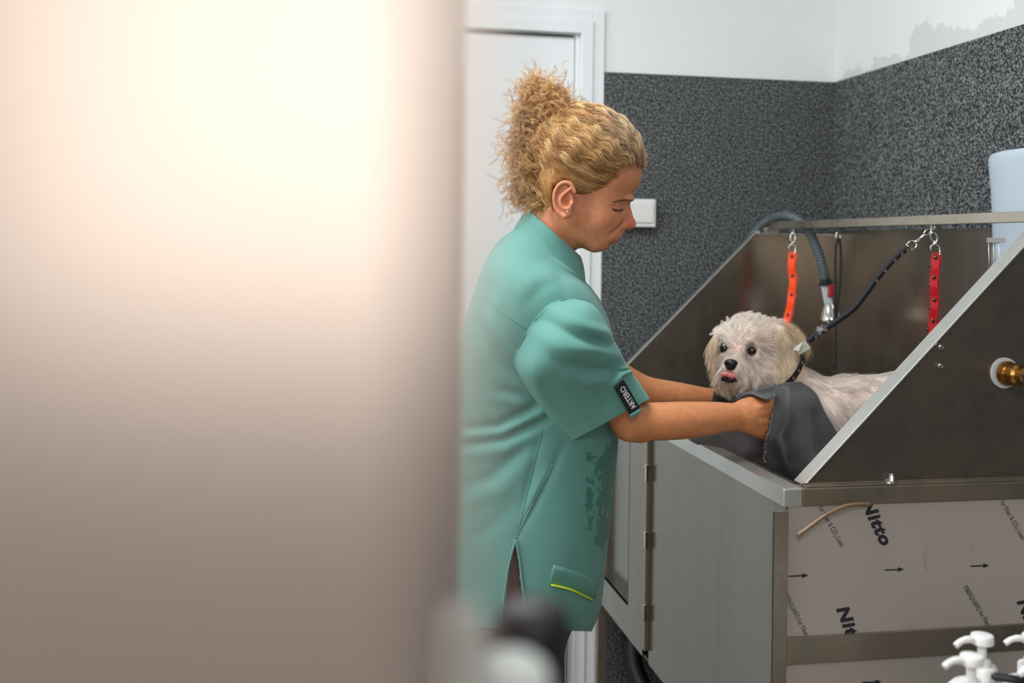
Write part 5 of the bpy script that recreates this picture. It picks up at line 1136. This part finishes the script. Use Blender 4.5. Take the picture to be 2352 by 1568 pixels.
def coons(top_, bot, left, right, nu, nv, foldL=None):
    T_ = spline(top_, nu); B_ = spline(bot, nu); L2 = spline(left, nv); R2 = spline(right, nv); u = np.linspace(0, 1, nu)[None, :, None]; v_ = np.linspace(0, 1, nv)[:, None, None]
    S_ = (1-v_) * T_[None] + v_ * B_[None] + (1-u) * L2[:, None] + u * R2[:, None] - ((1-u)*(1-v_)*T_[0] + u*(1-v_)*T_[-1] + (1-u)*v_*B_[0] + u*v_*B_[-1])
    pts_ = S_.reshape(-1, 3); V_ = np.array([at(*p) for p in pts_]); i = np.arange(nv-1)[:, None] * nu; j = np.arange(nu-1)[None]
    F_ = np.stack(np.broadcast_arrays(i+j, i+j+1, i+nu+j+1, i+nu+j), -1).reshape(-1, 4).astype(np.int32)
    if foldL:
        N_ = vnorm(V_, F_); 
        if np.mean(N_ @ FW) > 0: N_ = -N_
        x, y, _ = projv(V_); ds = np.zeros(len(V_))
        for pl, amp, wd in foldL: d_, _, _ = seg_dist(x, y, pl); ds += amp * np.exp(-(d_ / wd) ** 2)
        V_ = V_ + N_ * ds[:, None]
    return V_, F_
towel = tagobj(bpy.data.objects.new('towel', None), 'charcoal grey towel wrapped round the chest of the dog and hanging into the tub', 'towel'); COL.objects.link(towel); towel.location = (.12, .3, .9)
V1 = coons([(1781, 886, 2.045), (1808, 879, 2.055), (1838, 877, 2.065)], [(1752, 1072, 2.0), (1800, 1125, 1.97), (1848, 1150, 1.965), (1960, 1080, 2.02)],
           [(1781, 886, 2.03), (1777, 930, 1.955), (1767, 985, 1.93), (1757, 1012, 1.93), (1752, 1072, 2.0)], [(1838, 877, 2.065), (1872, 903, 2.055), (1895, 946, 2.05), (1926, 1000, 2.045), (1960, 1080, 2.02)], 90, 110,
           [([(1800, 900), (1790, 960), (1775, 1010)], .005, 12), ([(1840, 920), (1835, 1000), (1850, 1080)], .006, 26), ([(1805, 1000), (1815, 1060)], -.006, 14), ([(1870, 960), (1875, 1040)], -.005, 18), ([(1815, 900), (1812, 980)], -.003, 9)])
M1 = mesh_np('outer_flap', V1[0], V1[1], M_tow, towel, solid=.0028)
V2_ = coons([(1682, 908, 2.06), (1720, 905, 2.02), (1740, 896, 1.99), (1779, 884, 1.98)], [(1684, 926, 2.10), (1712, 910, 1.99), (1734, 909, 1.945), (1764, 918, 1.935), (1778, 905, 1.95)], [(1682, 908, 2.06), (1682, 920, 2.08), (1684, 926, 2.10)], [(1779, 884, 1.98), (1781, 894, 1.965), (1778, 905, 1.95)], 70, 20, [([(1700, 910), (1740, 902), (1775, 893)], .004, 5)])
mesh_np('collar_flap', V2_[0], V2_[1], M_tow, towel, solid=.0028)
V3_ = coons([(1641, 899, 2.13), (1659, 884, 2.13), (1683, 879, 2.12), (1703, 890, 2.10)], [(1636, 924, 2.125), (1660, 928, 2.12), (1690, 930, 2.10), (1712, 932, 2.09)], [(1641, 899, 2.13), (1637, 912, 2.128), (1636, 924, 2.125)], [(1703, 890, 2.10), (1710, 910, 2.09), (1712, 932, 2.09)], 50, 40, [([(1695, 885), (1682, 925)], .005, 5), ([(1672, 890), (1655, 925)], -.003, 8)])
mesh_np('inner_flap', V3_[0], V3_[1], M_tow, towel, solid=.0028)
V4_ = coons([(1576, 1000, 2.16), (1650, 985, 2.12), (1705, 980, 2.06), (1765, 985, 2.0)], [(1588, 1012, 2.115), (1650, 1044, 2.045), (1705, 1074, 1.99), (1772, 1105, 1.96)], [(1576, 1000, 2.16), (1580, 1006, 2.14), (1588, 1012, 2.115)], [(1765, 985, 2.0), (1768, 1040, 1.98), (1772, 1105, 1.96)], 80, 40, [([(1640, 1000), (1700, 1030), (1740, 1060)], .006, 12), ([(1720, 1000), (1750, 1040), (1740, 1070)], -.006, 8)])
mesh_np('perforated_flap', V4_[0], V4_[1], M_towm, towel, solid=.0028)
"""rolled edge between the two flaps"""
q = spline([at(1779, 886, 2.04), at(1784, 892, 2.035), at(1782, 905, 2.02), at(1776, 930, 1.985), at(1769, 975, 1.94)], 30)
MB().tube(q, [.004] * 6 + list(np.linspace(.004, .0016, 24)), 10).build('rolled_edge', M_tow, towel, smooth=True)
mb = MB()
for i, (x, y) in enumerate(spline([(1779, 905), (1772, 960), (1760, 1008), (1757, 1040), (1757, 1062)], 15)): mb.tube([at(x - 1, y, 1.925), at(x + random.uniform(-4, 3), y + random.uniform(-5, 5), 1.92)], .0003, 4)
mb.build('loose_threads', M_plw, towel)
